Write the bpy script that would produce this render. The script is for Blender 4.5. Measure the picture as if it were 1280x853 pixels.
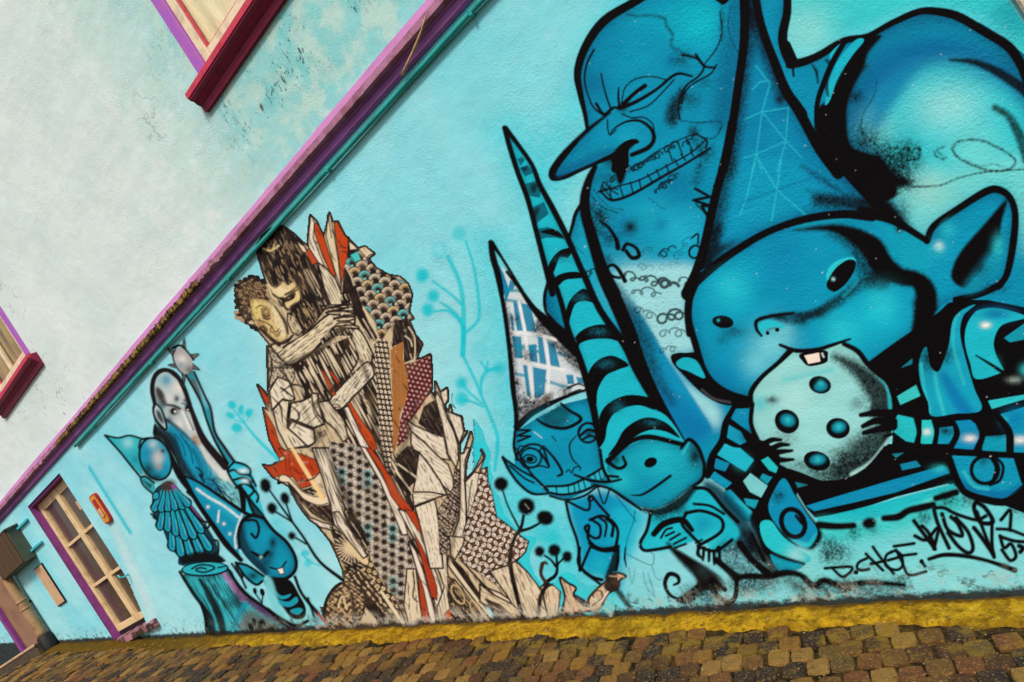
import bpy, bmesh, math, random
import numpy as np
from mathutils import Matrix, Vector
R = math.radians
scene = bpy.context.scene
for o in list(bpy.data.objects): bpy.data.objects.remove(o)
# ---------------------------------------------------------------- camera
FPX = 853.; EYE = 2.16; DIST = FPX/192.
PHI = math.atan(1239./FPX); cP, sP = math.cos(PHI), math.sin(PHI)
ra, rb = .840/math.hypot(.84, .542), .542/math.hypot(.84, .542)
AXF = np.array([-cP, sP, 0.]); AXH = np.array([sP, cP, 0.]); AXZ = np.array([0, 0, 1.])
AXR = ra*AXH - rb*AXZ; AXU = rb*AXH + ra*AXZ
CAM = np.array([0, 0, EYE]) - DIST*AXF
cd = bpy.data.cameras.new('camera'); cam = bpy.data.objects.new('camera', cd); scene.collection.objects.link(cam)
cd.sensor_fit = 'HORIZONTAL'; cd.sensor_width = 36; cd.lens = FPX*36/1280; cd.clip_end = 500; cd.clip_start = .05
M4 = Matrix.Identity(4)
for i in range(3): M4[i][0] = AXR[i]; M4[i][1] = AXU[i]; M4[i][2] = -AXF[i]; M4[i][3] = CAM[i]
cam.matrix_world = M4; scene.camera = cam
# ---------------------------------------------------------------- light: bright overcast
SUN_EL, SUN_AZ = 52., 152.     # azimuth clockwise from +Y
w = bpy.data.worlds.new('World'); scene.world = w; w.use_nodes = True
nt = w.node_tree; bg = nt.nodes['Background']; sk = nt.nodes.new('ShaderNodeTexSky'); sk.sky_type = 'NISHITA'; sk.sun_disc = False
sk.sun_elevation = R(SUN_EL); sk.sun_rotation = R(SUN_AZ); sk.air_density = 1.; sk.dust_density = 4.; sk.ozone_density = .6
nt.links.new(sk.outputs[0], bg.inputs[0]); bg.inputs[1].default_value = .085
sl = bpy.data.lights.new('sun', 'SUN'); sl.energy = 2.3; sl.angle = R(11); sl.color = (1, .96, .9)
sun = bpy.data.objects.new('sun', sl); scene.collection.objects.link(sun)
sd = Vector((math.sin(R(SUN_AZ))*math.cos(R(SUN_EL)), math.cos(R(SUN_AZ))*math.cos(R(SUN_EL)), math.sin(R(SUN_EL))))
sun.rotation_euler = sd.to_track_quat('Z', 'Y').to_euler(); sun.location = sd*20
vs = scene.view_settings; vs.view_transform = 'Standard'; vs.look = 'None'; vs.exposure = .42; vs.gamma = 1; vs.use_curve_mapping = False
scene.render.engine = 'CYCLES'; scene.cycles.max_bounces = 6
# ---------------------------------------------------------------- helpers
def onwall(px, py, Y=0.):
    d0 = AXF[0]*FPX + AXR[0]*(px - 640) - AXU[0]*(py - 426.5); d1 = AXF[1]*FPX + AXR[1]*(px - 640) - AXU[1]*(py - 426.5); d2 = AXF[2]*FPX + AXR[2]*(px - 640) - AXU[2]*(py - 426.5)
    t = (Y - CAM[1])/d1
    return CAM[0] + d0*t, CAM[2] + d2*t
def project(p):
    d = np.array(p) - CAM; z = d @ AXF; return 640 + FPX*(d @ AXR)/z, 426.5 - FPX*(d @ AXU)/z
G0, GX, GY = .0533, -.2082, -.10          # the street climbs to the left and away from the wall
def ground(x, y): return G0 + GX*max(x, -9.45) + GY*y      # level again by the far door
col = scene.collection
def link(o, parent=None):
    col.objects.link(o)
    if parent is not None: o.parent = parent
    return o
def obj(name, verts, faces, mat, parent=None, smooth=False):
    me = bpy.data.meshes.new(name); me.from_pydata([tuple(v) for v in verts], [], faces); me.update()
    if mat: me.materials.append(mat)
    if smooth: me.shade_smooth()
    return link(bpy.data.objects.new(name, me), parent)
def empty(name, loc=(0, 0, 0)):
    o = bpy.data.objects.new(name, None); o.location = loc; o.empty_display_size = .2; return link(o)
def tag(o, label=None, cat=None, group=None, kind=None):
    for k, v in (('label', label), ('category', cat), ('group', group), ('kind', kind)):
        if v: o[k] = v
    return o
def bmobj(name, bm, mat, parent=None, smooth=False):
    me = bpy.data.meshes.new(name); bmesh.ops.recalc_face_normals(bm, faces=bm.faces); bm.to_mesh(me); bm.free()
    if mat: me.materials.append(mat)
    if smooth: me.shade_smooth()
    return link(bpy.data.objects.new(name, me), parent)
def boxbm(x0, x1, y0, y1, z0, z1, bev=0., bm=None, seg=1):
    bm = bm or bmesh.new(); vs_ = bmesh.ops.create_cube(bm, size=1.)['verts']
    for v in vs_: v.co = Vector((x0 + (v.co.x + .5)*(x1 - x0), y0 + (v.co.y + .5)*(y1 - y0), z0 + (v.co.z + .5)*(z1 - z0)))
    if bev:
        es = list({e for v in vs_ for e in v.link_edges}); bmesh.ops.bevel(bm, geom=es, offset=bev, segments=seg, affect='EDGES', profile=.6)
    return bm
def box(name, x0, x1, y0, y1, z0, z1, mat, parent=None, bev=.004): return bmobj(name, boxbm(x0, x1, y0, y1, z0, z1, bev), mat, parent)
def extrude(name, prof, us, mat, parent=None, jit=None, smooth=False):
    # closed (y, z) profile swept along the wall through the stations us
    n = len(prof); V = []; F = []
    for k, u in enumerate(us):
        for i, (y, z) in enumerate(prof):
            dy, dz = jit(u, i) if jit else (0, 0)
            V.append((u, y + dy, z + dz))
    for k in range(len(us) - 1):
        for i in range(n):
            a, b = k*n + i, k*n + (i + 1) % n; F.append((a, b, b + n, a + n))
    F.append(tuple(range(n - 1, -1, -1))); F.append(tuple(range((len(us) - 1)*n, len(us)*n)))
    return obj(name, V, F, mat, parent, smooth)
def tube(name, p, r, mat, parent=None, seg=12):
    p = [Vector(q) for q in p]; V = []; F = []; rr = r if isinstance(r, (list, tuple)) else [r]*len(p)
    for k, q in enumerate(p):
        t = (p[min(k + 1, len(p) - 1)] - p[max(k - 1, 0)]).normalized(); a = t.orthogonal().normalized() if k == 0 else (a - t*a.dot(t)).normalized(); b = t.cross(a)
        V += [q + (a*math.cos(2*math.pi*i/seg) + b*math.sin(2*math.pi*i/seg))*rr[k] for i in range(seg)]
    for k in range(len(p) - 1):
        for i in range(seg): F.append((k*seg + i, k*seg + (i + 1) % seg, (k + 1)*seg + (i + 1) % seg, (k + 1)*seg + i))
    F.append(tuple(range(seg - 1, -1, -1))); F.append(tuple(range((len(p) - 1)*seg, len(p)*seg)))
    return obj(name, V, F, mat, parent, True)
# ---------------------------------------------------------------- materials
def s2l(c): return tuple(((v/255.)/12.92 if v/255. <= .04045 else ((v/255. + .055)/1.055)**2.4) for v in c) + (1.,)
class NB:
    def __init__(s, name, rough=.7, spec=.3):
        s.m = bpy.data.materials.new(name); s.m.use_nodes = True; s.t = s.m.node_tree; s.b = s.t.nodes['Principled BSDF']
        s.b.inputs['Roughness'].default_value = rough; s.b.inputs['Specular IOR Level'].default_value = spec
        s.pos = s.n('NewGeometry').outputs['Position']; s.sx = s.n('SeparateXYZ'); s.l(s.pos, s.sx.inputs[0])
        s.x, s.y, s.z = s.sx.outputs
    def n(s, k): return s.t.nodes.new('ShaderNode' + k)
    def l(s, a, b): s.t.links.new(a, b)
    def put(s, a, i):
        if isinstance(a, (int, float)): i.default_value = a
        elif isinstance(a, tuple): i.default_value = a if len(a) == 4 else a + (1.,)
        else: s.l(a, i)
    def math(s, op, a, b=0., c=None, clamp=False):
        q = s.n('Math'); q.operation = op; q.use_clamp = clamp; s.put(a, q.inputs[0]); s.put(b, q.inputs[1])
        if c is not None: s.put(c, q.inputs[2])
        return q.outputs[0]
    def mix(s, f, a, b, mode='MIX'):
        q = s.n('Mix'); q.data_type = 'RGBA'; q.blend_type = mode; q.clamp_factor = True; s.put(f, q.inputs[0]); s.put(a, q.inputs[6]); s.put(b, q.inputs[7]); return q.outputs[2]
    def noise(s, scale, detail=4., rough=.55, vec=None, stretch=None, dist=0.):
        q = s.n('TexNoise'); q.inputs['Scale'].default_value = scale; q.inputs['Detail'].default_value = detail; q.inputs['Roughness'].default_value = rough; q.inputs['Distortion'].default_value = dist
        v = vec or s.pos
        if stretch:
            mp = s.n('Mapping'); mp.inputs['Scale'].default_value = stretch; s.l(v, mp.inputs[0]); v = mp.outputs[0]
        s.l(v, q.inputs['Vector']); return q.outputs['Fac']
    def ramp(s, v, lo, hi, a=0., b=1.):
        q = s.n('MapRange'); q.interpolation_type = 'SMOOTHSTEP'; s.put(v, q.inputs[0]); q.inputs[1].default_value = lo; q.inputs[2].default_value = hi; q.inputs[3].default_value = a; q.inputs[4].default_value = b; return q.outputs[0]
    def bump(s, h, dist, strength=1., prev=None):
        q = s.n('Bump'); q.inputs['Strength'].default_value = strength; q.inputs['Distance'].default_value = dist; s.l(h, q.inputs['Height'])
        if prev is not None: s.l(prev, q.inputs['Normal'])
        return q.outputs[0]
    def done(s, c, nrm=None, rough=None):
        s.put(c, s.b.inputs['Base Color'])
        if nrm is not None: s.l(nrm, s.b.inputs['Normal'])
        if rough is not None: s.put(rough, s.b.inputs['Roughness'])
        return s.m
def plain(name, c, rough=.6, var=.25, scale=8., bump=.002, spec=.3, dark=None, streak=None):
    k = NB(name, rough, spec); f = k.noise(scale, 5, .6, stretch=streak); d = dark or tuple(v*.55 for v in c)
    cc = k.mix(k.ramp(f, .42, .75, 0, var*2), s2l(c), s2l(d)); f2 = k.noise(scale*9, 3, .6, stretch=streak); cc = k.mix(k.ramp(f2, .6, .8, 0, var), cc, s2l(d))
    return k.done(cc, k.bump(f2, bump) if bump else None)
def wall_finish(name, paint):
    k = NB(name, .85, .10)
    big = k.noise(.9, 4, .6); mid = k.noise(5., 5, .6); fine = k.noise(38., 4, .65)
    lo = k.mix(k.ramp(big, .35, .68), s2l((132, 214, 226)), s2l((164, 224, 230)))
    lo = k.mix(k.ramp(k.x, -2.5, 3., 0, .75), lo, s2l((112, 214, 222)))
    lo = k.mix(k.ramp(mid, .55, .75, 0, .35), lo, s2l((178, 222, 226)))
    up = k.mix(k.ramp(big, .3, .7), s2l((204, 221, 217)), s2l((218, 229, 225)))
    tl = k.math('ADD', k.ramp(k.x, -3.6, .3), k.math('MULTIPLY', k.math('SUBTRACT', mid, .5), 1.4))
    up = k.mix(k.ramp(tl, .15, .95, 0, .92), up, k.mix(k.ramp(mid, .42, .6), s2l((126, 204, 204)), s2l((176, 214, 204))))
    near = k.math('MULTIPLY', k.ramp(k.math('ABSOLUTE', k.math('SUBTRACT', k.x, .2)), .7, 2.0, 1, 0), k.ramp(k.z, 4.2, 4.5))
    near2 = k.math('MULTIPLY', k.ramp(k.math('ABSOLUTE', k.math('ADD', k.x, 5.6)), .2, .9, 1, 0), k.ramp(k.z, 4.6, 5.2, .9, 0.))
    sp = k.noise(30., 6, .7, stretch=(1, 1, .6), dist=.5); patch = k.noise(3.2, 3, .5)
    spm = k.math('MULTIPLY', k.ramp(sp, .56, .61), k.ramp(patch, .46, .58)); spm = k.math('MULTIPLY', spm, k.math('ADD', near, near2, clamp=True))
    up = k.mix(k.ramp(patch, .5, .66, 0, .5), up, k.mix(near, up, s2l((96, 190, 190))))
    up = k.mix(k.math('MULTIPLY', spm, .9), up, s2l((34, 44, 46)))
    rare = k.math('MULTIPLY', k.ramp(k.noise(9., 6, .75, dist=.6), .70, .74), k.ramp(k.noise(1.7, 2), .5, .6)); up = k.mix(k.math('MULTIPLY', rare, .55), up, s2l((110, 116, 112)))
    c = k.mix(k.ramp(k.z, 3.97, 4.0), lo, up)
    a = None
    if paint:
        at = k.n('Attribute'); at.attribute_type = 'GEOMETRY'; at.attribute_name = 'paint'
        keep = k.math('SUBTRACT', 1., at.outputs['Alpha'], clamp=True); wv = k.n('Mix'); wv.data_type = 'RGBA'; wv.blend_type = 'MULTIPLY'; wv.inputs[0].default_value = 1
        cb = k.n('CombineColor'); [k.l(keep, cb.inputs[i]) for i in range(3)]; k.l(c, wv.inputs[6]); k.l(cb.outputs[0], wv.inputs[7])
        ad = k.n('Mix'); ad.data_type = 'RGBA'; ad.blend_type = 'ADD'; ad.inputs[0].default_value = 1; k.l(wv.outputs[2], ad.inputs[6]); k.l(at.outputs['Color'], ad.inputs[7]); c = ad.outputs[2]
        # paint misses the pits of the plaster here and there
        c = k.mix(k.math('MULTIPLY', k.ramp(k.noise(70., 4, .7), .70, .76), .16), c, lo)
    h = k.math('ADD', k.z, k.math('MULTIPLY_ADD', k.x, -GX, -G0))
    hn = k.math('ADD', h, k.math('MULTIPLY', k.math('SUBTRACT', k.noise(4.5, 6, .7), .5), .30))
    fl = k.ramp(k.noise(7., 7, .75), .47, .60)
    c = k.mix(k.math('MULTIPLY', k.ramp(hn, .02, .24, 1, 0), k.math('MULTIPLY', fl, k.ramp(k.x, -4., 1.2, .3, .8))), c, s2l((176, 184, 172)))
    c = k.mix(k.math('MULTIPLY', k.ramp(hn, .10, .30, 1, 0), k.ramp(k.noise(11., 7, .75), .52, .62, 0, .85)), c, s2l((70, 56, 40)))
    c = k.mix(k.ramp(k.math('ADD', h, k.math('MULTIPLY', k.math('SUBTRACT', k.noise(16., 6, .75), .5), .13)), .035, .075, .95, 0), c, s2l((36, 26, 19)))
    b = k.bump(k.noise(2.2, 3, .5), .05, .5); b = k.bump(k.noise(9., 5, .6, stretch=(.6, 1, 1.2), dist=.4), .007, .4, b); gr = k.ramp(k.noise(1.3, 3), .35, .65, .25, 1.); g2 = k.math('MULTIPLY', k.noise(60., 3, .6), gr)
    b = k.bump(g2, .008, .6, b); b = k.bump(k.noise(150., 2, .5), .003, .7, b)
    vo = k.n('TexVoronoi'); vo.feature = 'DISTANCE_TO_EDGE'; vo.inputs['Scale'].default_value = 1.1; dm = k.n('VectorMath'); dm.operation = 'MULTIPLY_ADD'; nz = k.n('TexNoise'); nz.inputs['Scale'].default_value = 3.; nz.inputs['Detail'].default_value = 5; k.l(k.pos, nz.inputs[0]); k.l(nz.outputs['Color'], dm.inputs[0]); dm.inputs[1].default_value = (.5, .5, .5); k.l(k.pos, dm.inputs[2]); k.l(dm.outputs[0], vo.inputs['Vector'])
    crk = k.math('MULTIPLY', k.ramp(vo.outputs['Distance'], .002, .006, 1, 0), k.math('MULTIPLY', k.ramp(k.noise(.8, 3, .6), .58, .66), k.ramp(k.z, 3.9, 4.0))); c = k.mix(k.math('MULTIPLY', crk, .4), c, s2l((96, 112, 112)))
    return k.done(c, b)
M_WALL = wall_finish('wall_plaster', False); M_MURAL = wall_finish('mural_paint', True)
def paper_mat():
    k = NB('printed_paper', .78, .18); at = k.n('Attribute'); at.attribute_type = 'GEOMETRY'; at.attribute_name = 'paint'
    dv = k.n('VectorMath'); dv.operation = 'DIVIDE'; cb = k.n('CombineXYZ'); a = k.math('MAXIMUM', at.outputs['Alpha'], .02); [k.l(a, cb.inputs[i]) for i in range(3)]
    k.l(at.outputs['Color'], dv.inputs[0]); k.l(cb.outputs[0], dv.inputs[1]); c = dv.outputs[0]
    c = k.mix(k.ramp(k.noise(6., 5, .6), .45, .75, 0, .22), c, s2l((150, 122, 84)))
    h = k.math('ADD', k.z, k.math('MULTIPLY_ADD', k.x, -GX, -G0)); hn = k.math('ADD', h, k.math('MULTIPLY', k.math('SUBTRACT', k.noise(5., 6, .7), .5), .26))
    c = k.mix(k.math('MULTIPLY', k.ramp(hn, .03, .2, 1, 0), k.ramp(k.noise(13., 6, .7), .42, .55, 0, .8)), c, s2l((186, 182, 166))); c = k.mix(k.ramp(hn, .01, .07, .95, 0), c, s2l((48, 36, 26)))
    b = k.bump(k.noise(5., 5, .6), .012, .6); b = k.bump(k.noise(38., 4, .65), .005, .7, b)
    return k.done(c, b)
M_PAPER = paper_mat()
M_PINK = plain('ledge_pink', (184, 120, 172), .55, .3, 6, .003, dark=(150, 92, 140), streak=(.3, 1, 1)); M_PURPLE = plain('fascia_purple', (148, 90, 156), .6, .3, 5, .003, dark=(70, 36, 76), streak=(.3, 1, 1))
M_JAMB = plain('jamb_purple', (136, 66, 138), .6, .3, 7, .003, dark=(92, 40, 96)); M_LILAC = plain('casing_lilac', (168, 96, 190), .5, .3, 9, .002, dark=(190, 110, 150)); M_PIPE = plain('pipe_teal', (34, 158, 150), .4, .35, 7, .001, .45, (20, 110, 110)); M_CYAN = plain('bracket_cyan', (70, 190, 200), .5)
M_CRIM = plain('sill_crimson', (128, 8, 52), .45, .3, 14, .002, .4, (70, 4, 28)); M_CRIMTOP = plain('sill_edge_red', (205, 60, 84), .5, .3, 24, .003, .4, (150, 26, 50))
M_CREAM = plain('frame_cream', (226, 198, 150), .5, .3, 9, .002, .35, (168, 130, 84)); M_CREAM2 = plain('sash_cream', (232, 214, 180), .5, .25, 9, .002); M_CURT = plain('curtain_cream', (248, 236, 196), .8, .2, 3, .01, dark=(196, 172, 96), streak=(2, 1, .3))
M_BROWN = plain("blind_brown", (92, 72, 58), .7, .3, 3, .004, dark=(70, 54, 44)); M_OLIVE = plain('reflection_olive', (190, 160, 96), .7, .35, 2.5, .004, dark=(70, 56, 34), streak=(2.5, 1, .7)); M_TAN = plain('panel_tan', (150, 112, 88), .7, .25, 4, .003)  # olive streaks put the left window's glass reflection into the colour
M_GREEN = plain('cabinet_grey_green', (74, 80, 66), .55, .35, 4, .003, .35, (52, 60, 50)); M_PLANK = plain('cabinet_board', (84, 62, 40), .7, .4, 7, .004, dark=(56, 42, 28), streak=(1, 1, .3)); M_DARKIRON = plain('dark_iron', (24, 20, 18), .6, .4, 12, .004); M_DPIPE = plain('downpipe_cream', (164, 130, 92), .55, .45, 7, .003, .35, (110, 70, 40))
M_SIGNY = plain('sign_yellow', (216, 150, 40), .4, .3, 16, .001, .4, (150, 90, 20)); M_SIGNR = plain('sign_red', (176, 26, 26), .4, .25, 12, .001, .4); M_PLAQ = plain('plaque_beige', (206, 168, 130), .5, .2, 10, .001); M_PILL = plain('pilaster_cream', (226, 206, 178), .7, .2, 5, .004); M_STEP = plain('step_stone', (86, 72, 56), .8, .4, 8, .01, dark=(36, 28, 22)); M_TWIG = plain('twig_straw', (196, 160, 110), .8, .3, 20, .002); M_THR = plain('threshold_worn_pink', (176, 116, 130), .75, .9, 7, .012, dark=(54, 40, 28))
def drip_mat():
    k = NB('drip_edge_rotten', .75, .2); rot = k.math('ADD', k.ramp(k.x, -2.9, -1.4, 1, 0), k.math('MULTIPLY', k.math('SUBTRACT', k.noise(3., 4), .5), 1.6)); rot = k.math('MULTIPLY', rot, k.ramp(k.x, -6.6, -5., .25, 1))
    wood = k.mix(k.ramp(k.noise(22., 5, .7, stretch=(1.6, 1, .4)), .42, .6), s2l((50, 36, 18)), s2l((150, 118, 66)))
    c = k.mix(k.ramp(rot, .35, .6), k.mix(k.ramp(k.noise(9., 4), .4, .7), s2l((176, 122, 150)), s2l((138, 84, 104))), wood); return k.done(c, k.bump(k.noise(40., 4, .7), .006))
M_DRIP = drip_mat()
def glass_mat():
    k = NB('window_glass', .04, .5); t = k.t; tr = k.n('BsdfTransparent'); tr.inputs[0].default_value = (.96, .97, .95, 1); gl = k.n('BsdfGlossy'); gl.inputs['Roughness'].default_value = .05; lw = k.n('LayerWeight'); fz = k.math('MULTIPLY_ADD', k.math('POWER', lw.outputs['Facing'], 4.), .85, .05, True); mx = k.n('MixShader'); k.l(fz, mx.inputs[0]); k.l(tr.outputs[0], mx.inputs[1]); k.l(gl.outputs[0], mx.inputs[2]); k.l(mx.outputs[0], t.nodes['Material Output'].inputs[0]); return k.m
M_GLASS = glass_mat()
def sett_mat():
    k = NB('sett_stone', .75, .25); oi = k.n('ObjectInfo'); gi = k.n('NewGeometry'); r = k.math('FRACT', k.math('ADD', oi.outputs['Random'], gi.outputs['Random Per Island']))
    cr = k.n('ValToRGB'); k.l(r, cr.inputs[0]); e = cr.color_ramp; e.interpolation = 'CONSTANT'
    cols = ((0, (100, 70, 32)), (.16, (46, 35, 28)), (.3, (126, 88, 34)), (.44, (72, 46, 26)), (.58, (104, 64, 34)), (.7, (138, 104, 50)), (.8, (40, 33, 31)), (.9, (92, 72, 34)))
    e.elements[0].color = s2l(cols[0][1]); e.elements[0].position = 0; e.elements[1].position = cols[1][0]; e.elements[1].color = s2l(cols[1][1])
    for p, c in cols[2:]: q = e.elements.new(p); q.color = s2l(c)
    c = k.mix(k.ramp(k.noise(75., 6, .75), .52, .66, 0, .75), cr.outputs[0], s2l((168, 132, 74))); c = k.mix(k.ramp(k.noise(24., 5, .7), .52, .72, 0, .7), c, s2l((40, 30, 20)))
    edge = k.math('MULTIPLY', k.ramp(k.y, -.75, -.25, 0., 1), k.ramp(k.noise(8., 5, .7), .46, .62)); c = k.mix(k.math('MULTIPLY', edge, .8), c, s2l((134, 104, 26)))
    b = k.bump(k.noise(26., 5, .65), .02); b = k.bump(k.noise(120., 3, .6), .008, 1, b); return k.done(c, b)
M_SETT = sett_mat()
def moss_mat():
    k = NB('mossy_mortar', .95, .05); c = k.mix(k.ramp(k.noise(9., 6, .7), .38, .66), s2l((128, 96, 14)), s2l((186, 146, 26))); c = k.mix(k.ramp(k.noise(60., 5, .75), .52, .66, 0, .7), c, s2l((226, 186, 84)))
    c = k.mix(k.ramp(k.noise(30., 5, .7), .50, .66, 0, .85), c, s2l((84, 60, 14))); c = k.mix(k.math('MULTIPLY', k.ramp(k.math('ADD', k.y, k.math('MULTIPLY', k.noise(12., 5, .7), .16)), -.2, -.1, 1, 0), .75), c, s2l((84, 62, 22))); c = k.mix(k.math('MULTIPLY', k.ramp(k.math('ADD', k.y, k.math('MULTIPLY', k.noise(10., 5, .7), .12)), .0, .05, 0, 1), .8), c, s2l((66, 48, 24)))
    c = k.mix(k.ramp(k.math('ADD', k.x, k.math('MULTIPLY', k.noise(4.), 1.2)), -5.6, -3.4, .85, 0.), c, s2l((74, 56, 20)))
    b = k.bump(k.noise(14., 5, .6), .02); b = k.bump(k.noise(90., 4, .7), .008, 1, b); return k.done(c, b)
M_MOSS = moss_mat()
def bed_mat():
    k = NB('joint_soil', .95, .1); c = k.mix(k.ramp(k.noise(7., 5, .7), .4, .62), s2l((30, 23, 16)), s2l((72, 56, 26))); c = k.mix(k.ramp(k.noise(45., 5, .7), .56, .66, 0, .7), c, s2l((120, 96, 40))); return k.done(c, k.bump(k.noise(60., 5, .7), .01))
M_BED = bed_mat(); M_PEB = plain('pebble', (150, 130, 96), .7, .4, 30, .002)
# ---------------------------------------------------------------- mural painter
# Spray paint and print of the mural, laid down as layers on a sheet of the wall.
# Points were read off the photograph; every one is later put on the wall plane.
CX0, CY0, CW, CH = 110, -150, 1290, 970
PAINT = np.zeros((CH, CW, 3), np.float32)
COV = np.zeros((CH, CW), np.float32)
FID = np.zeros((CH, CW), np.int16)
RNG = np.random.default_rng(7)
def boxblur(m, r):
    r = int(r)
    if r < 1: return m
    for ax in (0, 1):
        p = np.pad(m, [(r + 1, r) if a == ax else (0, 0) for a in (0, 1)], mode='edge').astype(np.float64)
        cs = np.cumsum(p, axis=ax)
        m = (cs[2*r+1:] - cs[:-2*r-1]) if ax == 0 else (cs[:, 2*r+1:] - cs[:, :-2*r-1])
        m = m / (2*r + 1)
    return m.astype(np.float32)
GRAIN = RNG.random((CH, CW), dtype=np.float32) * .4 + boxblur(RNG.random((CH, CW), dtype=np.float32), 1) * 1.3 - .35
BLOT = boxblur(RNG.random((CH, CW), dtype=np.float32), 6); BLOT = (BLOT - BLOT.mean()) / BLOT.std()
def lin(c):
    c = np.array(c, np.float64) / 255.
    return np.where(c <= .04045, c / 12.92, ((c + .055) / 1.055) ** 2.4)
PK = 1.0; BLK = (7, 4, 6)
def paintcol(c):
    v = lin(c) * PK
    if c[0] < 105 and c[2] > 60 and c[1] > 1.35*c[0] and c[2] > 1.35*c[0]: v = v*(.88 if c[1] < 176 else 1.); v[0] *= .38; v[2] *= .97     # the sprayed blues hold hardly any red
    return v.astype(np.float32)
def rim(m, r, col, a, dx=0, dy=0, grain=.35):
    b = boxblur(boxblur(m, r), r); b = np.roll(np.roll(b, dy, 0), dx, 1)
    put(CX0, CY0, np.clip((1 - b)*1.6, 0, 1)*m, col, a, None, grain, False)
FIGS = {}; CUR = [0]
def figure(name): CUR[0] = FIGS.setdefault(name, len(FIGS) + 1)
def tile(x0, y0, s): return (x0, y0, s)
TA = tile(680, 0, 4); TB = tile(960, 0, 4); TC = tile(600, 150, 4); TD = tile(840, 200, 4); TE = tile(960, 200, 4)
TF = tile(600, 340, 4); TG = tile(840, 380, 4); TH = tile(960, 380, 4); TI = tile(600, 500, 4); TJ = tile(600, 600, 4)
TK = tile(820, 560, 4); TL = tile(960, 560, 4); TM = tile(120, 400, 4); TN = tile(120, 560, 4); TO = tile(200, 600, 4)
P1 = tile(280, 260, 7.975); P2 = tile(400, 260, 7.975); P3 = tile(280, 360, 7.975); P4 = tile(400, 360, 7.975)
P5 = tile(310, 460, 7.975); P6 = tile(450, 460, 7.975); P7 = tile(310, 560, 7.975); P8 = tile(450, 560, 7.975)
Q1 = tile(400, 640, 5.333); Q2 = tile(560, 560, 7.975); Q3 = tile(500, 280, 2.6625)
T1 = tile(0, 0, 1)
def pts(t, s):
    if not isinstance(s, str): return np.asarray(s, float)
    v = np.array([float(q) for q in s.split()]).reshape(-1, 2)
    return v / t[2] + np.array([t[0], t[1]])
def spline(p, closed=False, n=5):
    m = len(p)
    if m < 3: return p
    if closed: q = np.vstack([p[-1], p, p[0], p[1]]); k = m
    else: q = np.vstack([2*p[0] - p[1], p, 2*p[-1] - p[-2]]); k = m - 1
    u = np.linspace(0, 1, n, endpoint=False)[:, None]; out = []
    for i in range(k):
        a, b, c, d = q[i], q[i+1], q[i+2], q[i+3]
        out.append(.5*((2*b) + (c - a)*u + (2*a - 5*b + 4*c - d)*u*u + (3*b - a - 3*c + d)*u**3))
    if not closed: out.append(p[-1:])
    return np.vstack(out)
def cov_poly(p, pad=2, S=3):
    x0 = max(int(math.floor(p[:, 0].min())) - pad, CX0); x1 = min(int(math.ceil(p[:, 0].max())) + pad, CX0 + CW)
    y0 = max(int(math.floor(p[:, 1].min())) - pad, CY0); y1 = min(int(math.ceil(p[:, 1].max())) + pad, CY0 + CH)
    if x1 <= x0 + 1 or y1 <= y0 + 1: return None
    w, h = (x1 - x0)*S, (y1 - y0)*S
    d = np.zeros((h, w + 1), np.int32)
    q = np.roll(p, -1, axis=0)
    for (ax, ay), (bx, by) in zip(p, q):
        if ay == by: continue
        sg = 1
        if ay > by: ax, ay, bx, by = bx, by, ax, ay; sg = -1
        r0 = max(int(math.ceil((ay - y0)*S - .5)), 0); r1 = min(int(math.ceil((by - y0)*S - .5)), h)
        if r1 <= r0: continue
        r = np.arange(r0, r1)
        xs = ax + (bx - ax)*(((r + .5)/S + y0) - ay)/(by - ay)
        c = np.clip(np.ceil((xs - x0)*S - .5).astype(int), 0, w)
        np.add.at(d, (r, c), sg)
    m = (np.cumsum(d, axis=1)[:, :w] != 0).reshape(y1 - y0, S, x1 - x0, S).mean(axis=(1, 3)).astype(np.float32)
    return x0, y0, m
def put(x0, y0, m, col, a=1., clip=None, grain=0., mark=True):
    h, w = m.shape; sy = slice(y0 - CY0, y0 - CY0 + h); sx = slice(x0 - CX0, x0 - CX0 + w)
    al = m*a
    if grain: al = np.clip(al + (GRAIN[sy, sx] - .5)*grain*4*al*(1 - al), 0, 1)
    if clip is not None: al = al*clip[sy, sx]
    al = al.astype(np.float32)
    PAINT[sy, sx] = PAINT[sy, sx]*(1 - al[..., None]) + paintcol(col)*al[..., None]
    COV[sy, sx] = COV[sy, sx]*(1 - al) + al
    if mark: FID[sy, sx][al > .25] = CUR[0]
def fill(t, s, col=BLK, a=1., soft=0, sm=True, clip=None, grain=0., mark=True):
    p = pts(t, s)
    if sm: p = spline(p, True)
    r = cov_poly(p, 2 + int(soft*2.5))
    if r is None: return
    x0, y0, m = r
    if soft: m = boxblur(boxblur(m, soft), soft)
    put(x0, y0, m, col, a, clip, grain, mark)
def mask(t, s, sm=True, soft=0):
    p = pts(t, s)
    if sm: p = spline(p, True)
    M = np.zeros((CH, CW), np.float32); r = cov_poly(p, 2 + int(soft*2.5))
    if r is None: return M
    x0, y0, m = r
    if soft: m = boxblur(boxblur(m, soft), soft)
    M[y0 - CY0:y0 - CY0 + m.shape[0], x0 - CX0:x0 - CX0 + m.shape[1]] = m
    return M

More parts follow.
